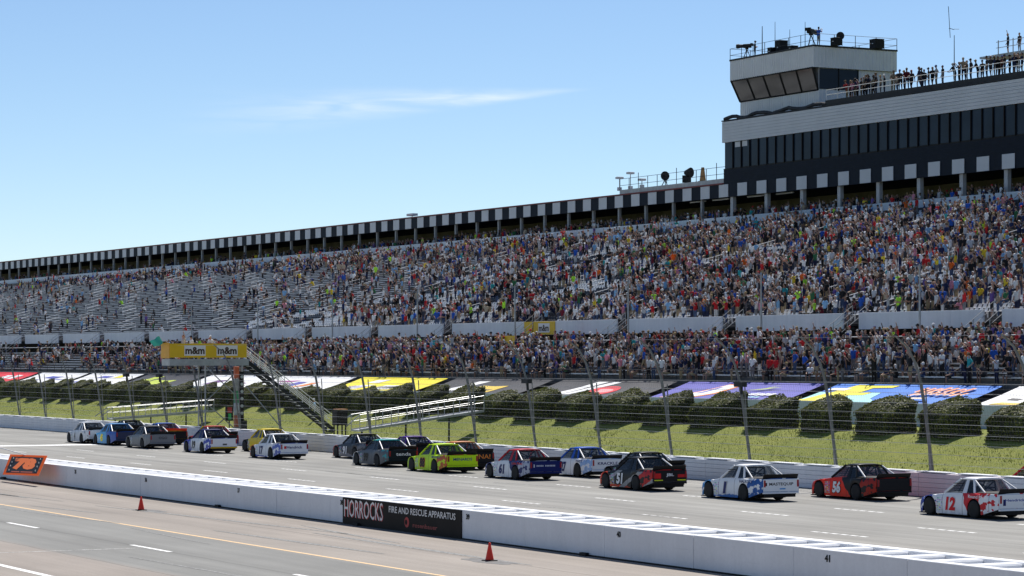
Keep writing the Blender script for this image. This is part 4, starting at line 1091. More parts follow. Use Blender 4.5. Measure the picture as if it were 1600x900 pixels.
edge = [j for j in range(7)] + [i*7+6 for i in range(1, nr)] + [(nr-1)*7+j for j in range(5,-1,-1)] + [i*7 for i in range(nr-2,0,-1)]
for a, c in zip(edge, edge[1:]+edge[:1]): b.f.append((a, c, c+m0, a+m0)); b.m.append(0)
me_roof = recalc(b.mesh('roof', [M_white], True))
def bar(a, c, w, t=0.03):
    return MB().tube(a, c, w, 4)
me_pil = []
for s in (0, 1):
    b = MB(); b.tube(A[s], Bq[s], 0.055, 6)                                         # A pillar
    lo1 = lerp(A[s], C[s], 0.60); hi1 = lerp(Bq[s], D[s], 0.46); lo2 = lerp(A[s], C[s], 0.74); hi2 = lerp(Bq[s], D[s], 0.66)
    off = (-0.012 if s == 0 else 0.012)
    b.add([(p[0]+off, p[1], p[2]) for p in (lo1, lo2, hi2, hi1)] + [(p[0]-off, p[1], p[2]) for p in (lo1, lo2, hi2, hi1)], [(0,1,2,3),(7,6,5,4),(0,4,5,1),(1,5,6,2),(2,6,7,3),(3,7,4,0)])
    b.tube(C[s], D[s], 0.05, 6)
    me_pil.append(recalc(b.mesh('pillars', [M_white])))
me_brace = []
for s in (-1, 1): me_brace.append(MB().tube((s*0.66, -0.76, 1.49), (s*0.86, -1.66, 1.02), 0.035, 5).mesh('window_brace', [M_letw]))
b = MB()
for s in (-1, 1):
    b.tube((s*0.55,-0.55,0.9),(s*0.5,-0.5,1.42),0.035,5); b.tube((s*0.55,0.5,0.9),(s*0.5,0.1,1.40),0.03,5); b.tube((s*0.5,-0.5,1.42),(-s*0.4,-0.85,0.98),0.03,5)
b.tube((-0.5,-0.5,1.42),(0.5,-0.5,1.42),0.035,5); b.tube((-0.55,-0.52,1.15),(0.55,-0.52,1.15),0.03,5)
b.bbox((-0.6,-0.45,0.6),(-0.12,0.05,1.22),0.05); b.lathe([(0.05,1.16),(0.13,1.22),(0.14,1.32),(0.08,1.40)], 10, 'z', (-0.36,-0.1,0))
me_cage = b.mesh('roll_cage', [M_dark])
me_bed = MB().add([(-0.86,-1.10,1.012),(0.86,-1.10,1.012),(0.86,-2.5,1.03),(-0.86,-2.5,1.03),(-0.40,-1.10,1.045),(0.40,-1.10,1.045),(0.40,-2.5,1.065),(-0.40,-2.5,1.065)], [(0,4,7,3),(4,5,6,7),(5,1,2,6),(3,7,6,2),(0,1,5,4)]).mesh('bed_cover', [M_black])
me_spo = MB().add([(-0.90,-2.54,1.0),(0.90,-2.54,1.0),(0.88,-2.66,1.21),(-0.88,-2.66,1.21),(-0.90,-2.50,1.0),(0.90,-2.50,1.0),(0.88,-2.635,1.21),(-0.88,-2.635,1.21)], [(0,1,2,3),(7,6,5,4),(0,4,5,1),(1,5,6,2),(2,6,7,3),(3,7,4,0)]).mesh('spoiler', [M_black])
recalc(me_spo)
me_sst = MB().tube((0,-2.30,1.03),(0,-2.62,1.17),0.015,4).mesh('spoiler_stay', [M_alu])
b = MB(); b.bbox((-0.92,-2.645,0.46),(0.92,-2.603,1.0),0.02); me_tg = b.mesh('tailgate', [M_white])
b = MB(); b.bbox((-0.93,-2.67,0.36),(0.93,-2.55,0.445),0.03); me_bump = b.mesh('rear_bumper', [M_white])
me_val = MB().box((-0.80,-2.56,0.20),(0.80,-2.50,0.36)).mesh('rear_valance', [M_black])
me_spl = MB().bbox((-0.86,2.15,0.055),(0.86,2.66,0.095),0.03).mesh('front_splitter', [M_black])
me_tl = MB().box((-0.045,-0.012,-0.15),(0.045,0.0,0.15)).mesh('tail_light', [mat('tail_light_red',(0.30,0.01,0.012),0.3)])
me_tyre = MB().lathe([(0.20,-0.14),(0.33,-0.15),(0.352,-0.12),(0.356,0.0),(0.352,0.12),(0.33,0.15),(0.20,0.14)], 24, 'x').mesh('wheel', [M_rubber], True)
b = MB(); b.lathe([(0.21,-0.10),(0.215,-0.125),(0.17,-0.10),(0.06,-0.06),(0.05,-0.09),(0.01,-0.09)], 20, 'x'); me_rim = b.mesh('rim', [M_rim])
me_net = MB()
for i in range(4): me_net.tube((-0.80,0.42-0.0*i,1.02+0.10*i), (-0.74,-0.20,1.03+0.10*i), 0.015, 4)
me_net = me_net.mesh('window_net', [M_black])

def livery(name, main, second=None, third=None, style='low', a=0.0, bslope=0.0, sticker=True, front=None, back=None):
    t = NT('livery_' + name); v = t.coord(); x, y, z = t.sep(v)
    c = main
    wig = t.ramp(t.noise(v, 2.2, 2), 0, 1, -0.22, 0.22)
    if second is not None:
        if style == 'low': val = t.math('SUBTRACT', t.math('MULTIPLY_ADD', y, bslope, a), z)
        elif style == 'rear': val = t.math('SUBTRACT', t.math('MULTIPLY_ADD', z, bslope, a), y)
        elif style == 'front': val = t.math('SUBTRACT', y, t.math('MULTIPLY_ADD', z, bslope, a))
        else: val = t.math('SUBTRACT', t.noise(v, 3.0, 3), 0.5 - a)
        c = t.mix(t.ramp(t.math('ADD', val, wig), 0.0, 0.03), c, second)
    for zone, lo, hi in ((front, 1.15, 1.75), (back, -1.1, -1.8)):
        if zone is None: continue
        fn = t.math('ADD', t.noise(t.scale(v, (1.5, 2.6, 3.4)), 1.2, 2, 0.5), t.ramp(y, lo, hi, -0.30, 0.06))
        c = t.mix(t.ramp(fn, 0.47, 0.49), c, zone)
    if third is not None:
        st = t.math('SINE', t.math('ADD', t.math('MULTIPLY', y, 3.1), t.math('MULTIPLY', z, 7.0)))
        st = t.math('ADD', st, t.math('MULTIPLY', wig, 2.0))
        c = t.mix(t.math('MULTIPLY', t.ramp(st, 0.72, 0.76), t.ramp(z, 0.92, 0.90)), c, third)
    if sticker:
        vo = t.node('ShaderNodeTexVoronoi', distance='CHEBYCHEV'); t.l.new(t.scale(v, (1, 7.5, 13)), vo.inputs['Vector']); vo.inputs['Scale'].default_value = 1.0; vo.inputs['Randomness'].default_value = 0.35
        msk = t.math('MULTIPLY', t.math('MULTIPLY', t.ramp(y, 0.92, 0.93), t.ramp(y, 1.34, 1.33)), t.math('MULTIPLY', t.ramp(z, 0.22, 0.23), t.ramp(z, 0.74, 0.73)))
        msk = t.math('MULTIPLY', msk, t.ramp(vo.outputs['Distance'], 0.40, 0.36))
        hs = t.node('ShaderNodeHueSaturation'); t.l.new(vo.outputs['Color'], hs.inputs['Color']); hs.inputs['Saturation'].default_value = 0.75; hs.inputs['Value'].default_value = 0.75
        c = t.mix(t.math('MULTIPLY', msk, 0.85), c, hs.outputs[0])
        v2 = t.node('ShaderNodeTexVoronoi', distance='CHEBYCHEV'); t.l.new(t.scale(v, (1, 4.2, 9)), v2.inputs['Vector']); v2.inputs['Scale'].default_value = 1.0; v2.inputs['Randomness'].default_value = 0.6
        cs = t.sep(v2.outputs['Color'])
        m2 = t.math('MULTIPLY', t.ramp(cs[0], 0.70, 0.72), t.ramp(v2.outputs['Distance'], 0.30, 0.26))
        m2 = t.math('MULTIPLY', m2, t.math('MULTIPLY', t.ramp(z, 0.80, 0.78), t.ramp(t.math('ABSOLUTE', x), 0.9, 0.93)))
        h2 = t.node('ShaderNodeHueSaturation'); t.l.new(v2.outputs['Color'], h2.inputs['Color']); h2.inputs['Saturation'].default_value = 0.8; h2.inputs['Value'].default_value = 0.7
        c = t.mix(t.math('MULTIPLY', m2, 0.8), c, h2.outputs[0])
    for yc in (0.93, -0.36, -2.05):
        c = t.mix(t.ramp(t.math('ABSOLUTE', t.math('SUBTRACT', y, yc)), 0.010, 0.014, 0.75, 0.0), c, (0.02,0.02,0.02))
    # road grime low on the body
    gr = t.math('MULTIPLY', t.ramp(z, 0.45, 0.12), t.ramp(t.noise(v, 5, 4), 0.4, 0.7))
    c = t.mix(t.math('MULTIPLY', gr, 0.35), c, (0.10, 0.09, 0.08))
    t.col(c); return t.par(0.40, 0.0, 0.13, 0.02)
def paint(c): return mat('paint_%.2f_%.2f_%.2f' % c, c, 0.42, var=0.03, coat=0.0, spec=0.13, world_space=False)
def ob_mat(o, m): o.material_slots[0].link = 'OBJECT'; o.material_slots[0].material = m
def truck(px, py, label, liv, roof=None, tail=None, num=None, numc=(0.8,0.8,0.8), side=None, sidec=(0.02,0.02,0.03), gate=None, gatec=(0.02,0.02,0.03), outline=None, gh=0.16, gw=1.3, bed=None, yaw=0.0, bumper=None, blocks=(), pil=None, spo=None):
    g = gpt(px, py)
    t = tag(empty('race_truck', (g.x + 0.98, g.y - FWY, 0.0), yaw), label, 'truck', 'race trucks lined up on the track')
    def p(name, me, m=None, loc=None):
        o = link(name, me, t, loc)
        if m is not None: ob_mat(o, m)
        return o
    rm = roof or liv
    p('body', me_body, liv); p('underbody', me_under); p('windshield', me_ws); p('rear_window', me_rw)
    for s in (0, 1):
        p('side_window', me_sw[s]); p('pillars', me_pil[s], pil or rm); p('window_brace', me_brace[s])
        p('tail_light', me_tl, None, ((-0.86, 0.86)[s], -2.646, 0.80))
    p('roof', me_roof, rm); p('roll_cage', me_cage); p('bed_cover', me_bed, bed); p('spoiler', me_spo, spo)
    for x in (-0.7, -0.35, 0.0, 0.35, 0.7): p('spoiler_stay', me_sst, None, (x, 0, 0))
    tg = p('tailgate', me_tg, tail or liv); p('rear_bumper', me_bump, bumper or tail or liv); p('rear_valance', me_val); p('front_splitter', me_spl); p('window_net', me_net)
    for (x, y) in ((-TRK,FWY),(TRK,FWY),(-TRK,RWY),(TRK,RWY)):
        w = link('wheel', me_tyre, t, (x, y, 0.356)); rr = link('rim', me_rim, w)
        if x > 0: rr.rotation_euler = (0,0,math.pi)
    if num:
        if outline: text('number_outline', num, 0.44*len(num)*0.72+0.08, 0.58, paint(outline), t, (-0.9905, 0.40, 0.52), '-x', shear=0.15, bold=0.07)
        text('door_number', num, 0.44*len(num)*0.72, 0.53, paint(numc), t, (-0.9945, 0.40, 0.52), '-x', shear=0.15, bold=0.05)
    if side: text('side_lettering', side, min(1.15, 0.12*len(side)+0.2), 0.13, paint(sidec), t, (-1.0045, -1.35 if len(side) < 12 else -1.25, 0.855), '-x', bold=0.015)
    if gate: text('gate_lettering', gate, gw, gh, paint(gatec), tg, (0, -2.6495, 0.77), '-y', bold=0.02)
    for (x0, x1, z0, z1, c) in blocks: MB().box((x0, -2.6485, z0), (x1, -2.646, z1)).build('gate_decal', paint(c), tg)
    return t
W = (0.74,0.75,0.77); K = (0.012,0.012,0.014); NB = (0.012,0.02,0.12); RB = (0.02,0.10,0.48); RD = (0.72,0.02,0.012)
truck(1452, 804.4, 'white race truck number 12 with red and blue graphics', livery('twelve', W, (0.55,0.02,0.03), None, 'rear', -0.75, 0.45, front=(0.03,0.06,0.30), back=W), paint(W), paint(W), '12', (0.62,0.01,0.02), 'Round Rock', W, 'Hendrickson', (0.03,0.06,0.30), gh=0.10, blocks=((0.25,0.62,0.55,0.64,K),(-0.75,-0.62,0.56,0.80,NB)))
truck(1556, 779, 'red race truck cut by the right edge behind the white truck', livery('redone', (0.55,0.015,0.03), (0.4,0.01,0.02), None, 'rear', 0, 0.3), paint((0.55,0.015,0.03)), paint(K))
truck(1279.5, 776.7, 'red race truck number 56 with black rear and flames', livery('fiftysix', (0.80,0.035,0.015), K, None, 'rear', -0.75, 0.9, front=(0.45,0.015,0.01), back=(0.35,0.02,0.01)), paint(K), paint(K), '56', W, None, outline=K)
truck(1107, 777.8, 'white and blue race truck number 1 with black lettering', livery('one', W, (0.02,0.14,0.42), None, 'low', 0.24, -0.04, front=(0.04,0.22,0.50), back=(0.02,0.10,0.34)), paint(W), paint(W), '1', NB, 'HALKOTE', NB, 'MASTEQUIP', K, gh=0.15, gw=1.25, blocks=((-0.08,0.22,0.54,0.60,(0.1,0.3,0.6)),(-0.83,-0.74,0.70,0.84,K)), outline=(0.5,0.5,0.52))
truck(946, 762.5, 'black race truck number 51 with red patches and yellow bumper', livery('fiftyone', K, (0.70,0.06,0.02), (0.3,0.3,0.3), 'low', 0.18, 0.10, front=(0.62,0.05,0.02), back=(0.50,0.02,0.02)), paint(K), paint(K), '51', W, None, gate='JBL', gatec=W, gw=0.42, gh=0.17, bumper=paint(K), blocks=((-0.86,-0.5,0.62,0.86,(0.6,0.02,0.02)),(0.42,0.80,0.66,0.80,(0.5,0.02,0.02)),(-0.86,-0.40,0.51,0.56,(0.65,0.7,0.03)),(0.40,0.86,0.51,0.56,(0.65,0.7,0.03))))
truck(951, 752.5, 'black race truck half hidden behind the number 51 truck', livery('blackone', K, (0.10,0.10,0.11), None, 'low', 0.2, 0.1), paint(K), paint(K))
truck(861, 742.5, 'white and blue race truck number 27 with blue roof', livery('twentyseven', W, RB, None, 'front', 1.05, 0.5, back=(0.30,0.45,0.70)), paint(RB), paint(W), '27', NB, 'FAST', NB, 'KRACKLE', NB, gh=0.15, gw=1.2)
truck(765, 746.3, 'white race truck number 61 with red roof and navy rear', livery('sixtyone', W, NB, None, 'rear', -0.95, 0.7, front=(0.02,0.03,0.16), back=(0.40,0.42,0.5)), paint((0.45,0.02,0.03)), paint(NB), '61', NB, 'Lake Point', (0.5,0.02,0.03), blocks=tuple((-0.55+0.085*i, -0.55+0.085*i+0.06, 0.72, 0.80, (0.5,0.52,0.6)) for i in range(13) if i not in (5,))+((-0.72,-0.66,0.68,0.84,(0.6,0.62,0.7)),))
truck(671, 731, 'race truck with orange roof and black tailgate behind lime truck', livery('orange', (0.60,0.20,0.06), K, None, 'rear', -0.7, 0.5), paint((0.62,0.22,0.08)), paint(K), gate='TUNA!', gatec=(0.62,0.20,0.04), gw=1.35, gh=0.26)
truck(643, 735.6, 'bright lime yellow race truck number 88', livery('eightyeight', (0.55,0.80,0.015), (0.60,0.10,0.02), None, 'noise', -0.16, front=(0.40,0.60,0.02), back=(0.55,0.12,0.03)), paint((0.55,0.80,0.015)), paint((0.55,0.80,0.015)), '88', K, 'MENARDS', (0.02,0.04,0.25), 'MENARDS', (0.02,0.04,0.2), gh=0.15, gw=1.15, outline=(0.6,0.05,0.02))
truck(556.6, 726.6, 'grey race truck number 99 with teal and lime roof', livery('ninetynine', (0.10,0.11,0.125), (0.02,0.30,0.33), None, 'rear', -2.15, 0.5, front=(0.42,0.43,0.45), back=(0.09,0.10,0.11)), livery('ninetynine_roof', (0.03,0.33,0.33), (0.50,0.70,0.05), None, 'front', -0.05, 0.0, False), paint((0.012,0.02,0.024)), '99', K, None, gate='tenda', gatec=(0.75,0.78,0.78), gw=0.95, gh=0.20, pil=paint((0.05,0.06,0.07)))
truck(600, 720, 'race truck with purple roof between grey and lime trucks', livery('purple', (0.09,0.03,0.25), K, None, 'rear', -0.7, 0.4), paint((0.09,0.03,0.25)), paint(K))
truck(525, 715, 'dark race truck number 91 close to the outer wall', livery('ninetyone', (0.03,0.033,0.045), (0.20,0.20,0.22), None, 'low', 0.35, 0.1, front=(0.35,0.05,0.04), back=(0.14,0.14,0.16)), paint(K), paint(K), '91', W)
truck(395, 715, 'white race truck number 17 with black spoiler and blue marks', livery('seventeen', W, (0.06,0.10,0.45), None, 'low', 0.16, 0.06, front=(0.55,0.10,0.05), back=(0.10,0.14,0.45)), paint(W), paint(W), '17', NB, None, (0.1,0.12,0.4), 'Hendrick', NB, gh=0.17, gw=1.05, blocks=((-0.70,-0.55,0.68,0.84,(0.55,0.02,0.03)),))
truck(382.5, 705, 'yellow race truck partly hidden behind the number 17 truck', livery('yellowone', (0.75,0.55,0.02), K, None, 'front', 1.0, 0.3), paint((0.75,0.55,0.02)), paint(K))
truck(291, 706, 'white and blue race truck number 19 with yellow rear corner', livery('nineteen', (0.05,0.07,0.40), W, None, 'rear', 0.75, 0.4, back=(0.05,0.07,0.40)), paint(NB), paint(W), '19', K, None, NB, None, blocks=((-0.1,0.2,0.55,0.66,(0.1,0.1,0.1)),), bumper=paint((0.62,0.40,0.02)))
truck(297, 699, 'race truck with red and yellow roof behind number 19', livery('redyellow', (0.55,0.04,0.02), (0.7,0.5,0.02), None, 'low', 0.3, 0.1), livery('redyellow_roof', (0.5,0.03,0.02), (0.7,0.5,0.02), None, 'front', 0.0, 0.0, False), paint(K))
truck(222, 693, 'race truck with blue roof and bright red bed', livery('redbed', (0.65,0.03,0.015), (0.75,0.40,0.03), None, 'rear', -2.3, 0.0), paint((0.03,0.12,0.45)), paint(K), bed=paint((0.7,0.04,0.02)), spo=paint((0.70,0.05,0.02)))
truck(200, 699, 'plain grey race truck with dark lettering on tailgate', livery('greyone', (0.20,0.205,0.21), (0.10,0.10,0.105), None, 'low', 0.25, 0.05), paint((0.10,0.10,0.10)), paint((0.20,0.205,0.215)), None, gate='OGO', gatec=(0.04,0.04,0.045), gw=0.62, gh=0.17)
truck(149, 694, 'sky blue race truck number 45 with yellow number', livery('skyblue', (0.10,0.36,0.62), (0.03,0.10,0.40), None, 'rear', -0.9, 0.5, front=(0.5,0.6,0.65)), paint((0.10,0.30,0.60)), paint((0.04,0.05,0.10)), '45', (0.80,0.65,0.02))
truck(170, 687, 'black race truck mostly hidden behind the blue truck', livery('blacktwo', K, (0.05,0.05,0.055), None, 'low', 0.3, 0.0), paint(K), paint(K))
truck(107.5, 691, 'white race truck leading the left end of the field', livery('leader', (0.68,0.69,0.71), (0.25,0.26,0.28), None, 'noise', -0.13), paint((0.68,0.69,0.71)), paint((0.6,0.61,0.63)), '4', (0.12,0.12,0.13))

# ------------------------------------------------------------------ people
def attr_mat(name, attr, rough, var=0.1):
    t = NT(name); a = t.node('ShaderNodeAttribute'); a.attribute_type = 'INSTANCER'; a.attribute_name = attr
    n = t.ramp(t.noise(t.coord(), 9, 3), 0.3, 0.7, 1 - var, 1 + var)
    m = t.node('ShaderNodeVectorMath', operation='SCALE'); t.l.new(a.outputs['Color'], m.inputs[0]); t.l.new(n, m.inputs['Scale'])
    t.col(m.outputs[0]); return t.par(rough, spec=0.2)
PM = [attr_mat('person_skin', 'skin', 0.55), attr_mat('person_shirt', 'shirt', 0.85, 0.15), attr_mat('person_trousers', 'pants', 0.85, 0.15), attr_mat('person_hair_or_hat', 'hat', 0.8), mat('person_shoes', (0.06,0.06,0.065), 0.7)]
_sb = bmesh.new(); bmesh.ops.create_icosphere(_sb, subdivisions=2, radius=1.0); SPH = [v.co.copy() for v in _sb.verts]; _sb.free()
def person_mesh(name, pose, tris=520):
    seg = []
    S = 'sit' in pose; dz = -0.46 if S else 0.0
    def cap(p, r, q, r2, lab): seg.append((Vector(p), r, Vector(q), r2, lab))
    lean = 0.10 if pose in ('sit_lean', 'lean') else 0.0
    for s in (-1, 1):
        hip = Vector((s*0.09, 0, 0.92+dz))
        if S: knee = Vector((s*0.13, -0.43, 0.50)); ank = Vector((s*0.12, -0.42, 0.09))
        elif pose == 'stride': knee = Vector((s*0.10, -0.12*s-0.03, 0.50)); ank = Vector((s*0.11, -0.18*s+0.04, 0.09))
        else: knee = Vector((s*0.105, -0.02, 0.50)); ank = Vector((s*0.12, 0.02, 0.09))
        cap(hip, 0.092, knee, 0.062, 2); cap(knee, 0.06, ank + Vector((0,0,0.10)), 0.044, 2 if pose in ('stand','cross','lean','phone','hips') else 0)
        cap(ank + Vector((0,0,0.10)), 0.044, ank, 0.042, 0 if pose not in ('stand','cross','lean','phone','hips') else 2)
        cap(ank - Vector((0,0,0.045)), 0.045, ank + Vector((s*0.02,-0.15,-0.055)), 0.037, 4)
    sh = Vector((0, -lean*1.6, 1.42+dz))
    for s in (-1, 1):
        cap((s*0.075, 0, 0.96+dz), 0.105, (s*0.07, -lean*0.6, 1.16+dz), 0.10, 1)
        cap((s*0.07, -lean*0.6, 1.16+dz), 0.10, (s*0.10, sh.y, 1.36+dz), 0.105, 1)
        cap((s*0.09, 0, 0.90+dz), 0.10, (s*0.09, 0, 0.95+dz), 0.10, 2)
        cap((s*0.10, sh.y, 1.385+dz), 0.085, (s*0.185, sh.y, 1.395+dz), 0.062, 1)
    cap(sh + Vector((0,0,0.02)), 0.062, sh + Vector((0,-0.01,0.13)), 0.055, 0)
    hd = sh + Vector((0, -0.025, 0.215))
    cap(hd + Vector((0,-0.025,-0.035)), 0.068, hd + Vector((0,0.0,0.03)), 0.085, 0)
    cap(hd + Vector((0,-0.10,-0.005)), 0.014, hd + Vector((0,-0.085,0.02)), 0.012, 0)
    if 'cap' in name:
        cap(hd + Vector((0,0.005,0.05)), 0.098, hd + Vector((0,0.0,0.075)), 0.088, 3); cap(hd + Vector((-0.05,-0.09,0.055)), 0.022, hd + Vector((-0.03,-0.17,0.045)), 0.018, 3); cap(hd + Vector((0.05,-0.09,0.055)), 0.022, hd + Vector((0.03,-0.17,0.045)), 0.018, 3); cap(hd + Vector((-0.03,-0.16,0.045)), 0.018, hd + Vector((0.03,-0.16,0.045)), 0.018, 3)
    elif 'long' in name:
        cap(hd + Vector((0,0.02,0.045)), 0.097, hd + Vector((0,0.055,-0.06)), 0.075, 3); cap(hd + Vector((0,0.055,-0.06)), 0.07, hd + Vector((0,0.07,-0.20)), 0.055, 3)
    else:
        cap(hd + Vector((0,0.012,0.045)), 0.092, hd + Vector((0,0.04,0.0)), 0.075, 3)
    arms = {
        'stand': [((0.235,0.02,1.13),(0.25,-0.05,0.90))]*2,
        'stride': [((0.235,-0.10,1.14),(0.24,-0.28,0.98)), ((0.235,0.10,1.14),(0.25,0.12,0.90))],
        'phone': [((0.25,-0.16,1.25),(0.10,-0.34,1.50)), ((0.25,-0.14,1.25),(0.10,-0.34,1.52))],
        'onearm': [((0.24,0.02,1.13),(0.24,-0.10,0.92)), ((0.28,-0.06,1.60),(0.24,-0.12,1.86))],
        'hips': [((0.36,0.06,1.18),(0.19,-0.06,1.02))]*2,
        'cross': [((0.24,-0.06,1.15),(-0.06,-0.20,1.20)), ((0.24,-0.06,1.13),(-0.04,-0.21,1.14))],
        'lean': [((0.26,-0.22,1.15),(0.16,-0.44,1.08))]*2,
        'sit': [((0.235,-0.08,1.13),(0.14,-0.34,1.04))]*2,
        'sit_lean': [((0.25,-0.26,1.14),(0.08,-0.38,1.28))]*2}[pose]
    for s, (el, wr) in zip((-1, 1), arms):
        a = Vector((s*0.195, sh.y, 1.395+dz)); e = Vector((s*el[0], el[1]-lean, el[2]+dz)); w = Vector((s*wr[0], wr[1]-lean, wr[2]+dz))
        mid = a.lerp(e, 0.72)
        cap(a, 0.060, mid, 0.054, 1); cap(mid, 0.044, e, 0.043, 0); cap(e, 0.043, w, 0.032, 0)
        d = (w - e).normalized(); cap(w, 0.032, w + d*0.09, 0.036, 0); cap(w + d*0.03, 0.02, w + d*0.07 + Vector((-s*0.05,-0.02,0)), 0.014, 0); cap(w + d*0.09, 0.030, w + d*0.16, 0.018, 0)
    acc = MB()
    for p, r, q, r2, lab in seg:
        hb_ = bmesh.new()
        for c, rr in ((p, r), (q, r2)):
            for u in SPH: hb_.verts.new(c + u*rr)
        h = bmesh.ops.convex_hull(hb_, input=hb_.verts[:])
        loose = [v for v in hb_.verts if not v.link_faces]
        bmesh.ops.delete(hb_, geom=loose, context='VERTS')
        hb_.verts.index_update(); acc.add([v.co.copy() for v in hb_.verts], [tuple(v.index for v in f.verts) for f in hb_.faces]); hb_.free()
    me = recalc(acc.mesh('body_source'))
    o = bpy.data.objects.new('body_source', me); COL.objects.link(o)
    rm = o.modifiers.new('r', 'REMESH'); rm.mode = 'VOXEL'; rm.voxel_size = 0.021
    sm = o.modifiers.new('s', 'SMOOTH'); sm.iterations = 3; sm.factor = 0.5
    dg = bpy.context.evaluated_depsgraph_get(); dg.update()
    nf = sum(len(p.vertices) - 2 for p in o.evaluated_get(dg).data.polygons)
    dc = o.modifiers.new('d', 'DECIMATE'); dc.ratio = min(1.0, tris/max(1, nf))
    dg.update(); out = bpy.data.meshes.new_from_object(o.evaluated_get(dg)); out.name = name
    bpy.data.objects.remove(o); bpy.data.meshes.remove(me)
    out.materials.clear()
    for m in PM: out.materials.append(m)
    for f in out.polygons:
        c = f.center; best = None
        for p, r, q, r2, lab in seg:
            d = q - p; tt = max(0, min(1, (c - p).dot(d)/max(1e-9, d.dot(d)))); dist = (c - p - d*tt).length - (r + (r2-r)*tt)
            if best is None or dist < best[0]: best = (dist, lab)
        f.material_index = best[1]; f.use_smooth = True
    return out
PROTO_DEF = [('person_cap_stand','stand'),('person_short_phone','phone'),('person_long_phone','phone'),('person_cap_hips','hips'),('person_short_onearm','onearm'),('person_cap_cross','cross'),('person_long_stride','stride'),('person_short_stand','stand'),('person_cap_sit','sit'),('person_long_sit','sit_lean'),('person_cap_lean','lean')]
PMESH = [person_mesh(n, p) for n, p in PROTO_DEF]
STAND_I, SIT_I = [0,1,2,3,4,5,6,7], [8,9]
SHIRTS = [('white',(0.76,0.76,0.76),20),('pale grey',(0.45,0.47,0.50),9),('black',(0.014,0.014,0.016),24),('charcoal',(0.05,0.05,0.06),11),('navy',(0.018,0.028,0.09),11),('royal blue',(0.02,0.09,0.42),6),('light blue',(0.22,0.42,0.66),6),('red',(0.50,0.02,0.025),6),('maroon',(0.14,0.015,0.03),2.5),('orange',(0.75,0.14,0.02),1.6),('yellow',(0.75,0.55,0.04),2),('neon green',(0.42,0.85,0.05),1.5),('teal',(0.03,0.32,0.34),2.4),('green',(0.04,0.16,0.07),1.8),('pink',(0.62,0.24,0.32),1.6),('tan',(0.40,0.33,0.24),2.5),('violet',(0.13,0.08,0.28),1.5)]
PANTS = [('blue denim',(0.06,0.09,0.17),30),('black',(0.018,0.018,0.02),22),('khaki',(0.34,0.27,0.17),20),('grey',(0.18,0.18,0.19),16),('white',(0.55,0.55,0.55),4),('navy',(0.02,0.025,0.06),12)]
SKINS = [((0.36,0.22,0.165),50),((0.27,0.155,0.11),34),((0.45,0.30,0.24),12),((0.08,0.05,0.035),8)]
HATS = [((0.03,0.02,0.015),30),((0.10,0.06,0.03),18),((0.35,0.25,0.12),8),((0.65,0.65,0.65),14),((0.02,0.02,0.025),18),((0.45,0.03,0.03),7),((0.03,0.05,0.2),8),((0.3,0.3,0.3),6)]
def pick(rnd, tab):
    tot = sum(t[-1] for t in tab); k = rnd.random()*tot
    for t in tab:
        k -= t[-1]
        if k <= 0: return t
    return tab[-1]
POSE_WORD = {'stand':'standing','phone':'holding up a phone','hips':'hands on hips','onearm':'one arm raised','cross':'arms folded','stride':'turning to walk','sit':'seated','sit_lean':'seated leaning forward','lean':'leaning on the rail'}
def person(loc, facing, i, shirt, pants, skin, hat, label, group, scale=1.0):
    o = link('person', PMESH[i], None, loc, facing); o.scale = (scale, scale, scale)
    for k, c in (('shirt',shirt),('pants',pants),('skin',skin),('hat',hat)): o[k] = [float(c[0]), float(c[1]), float(c[2]), 1.0]
    return tag(o, label, 'person', group)
FACE = R(-90)                      # towards the track

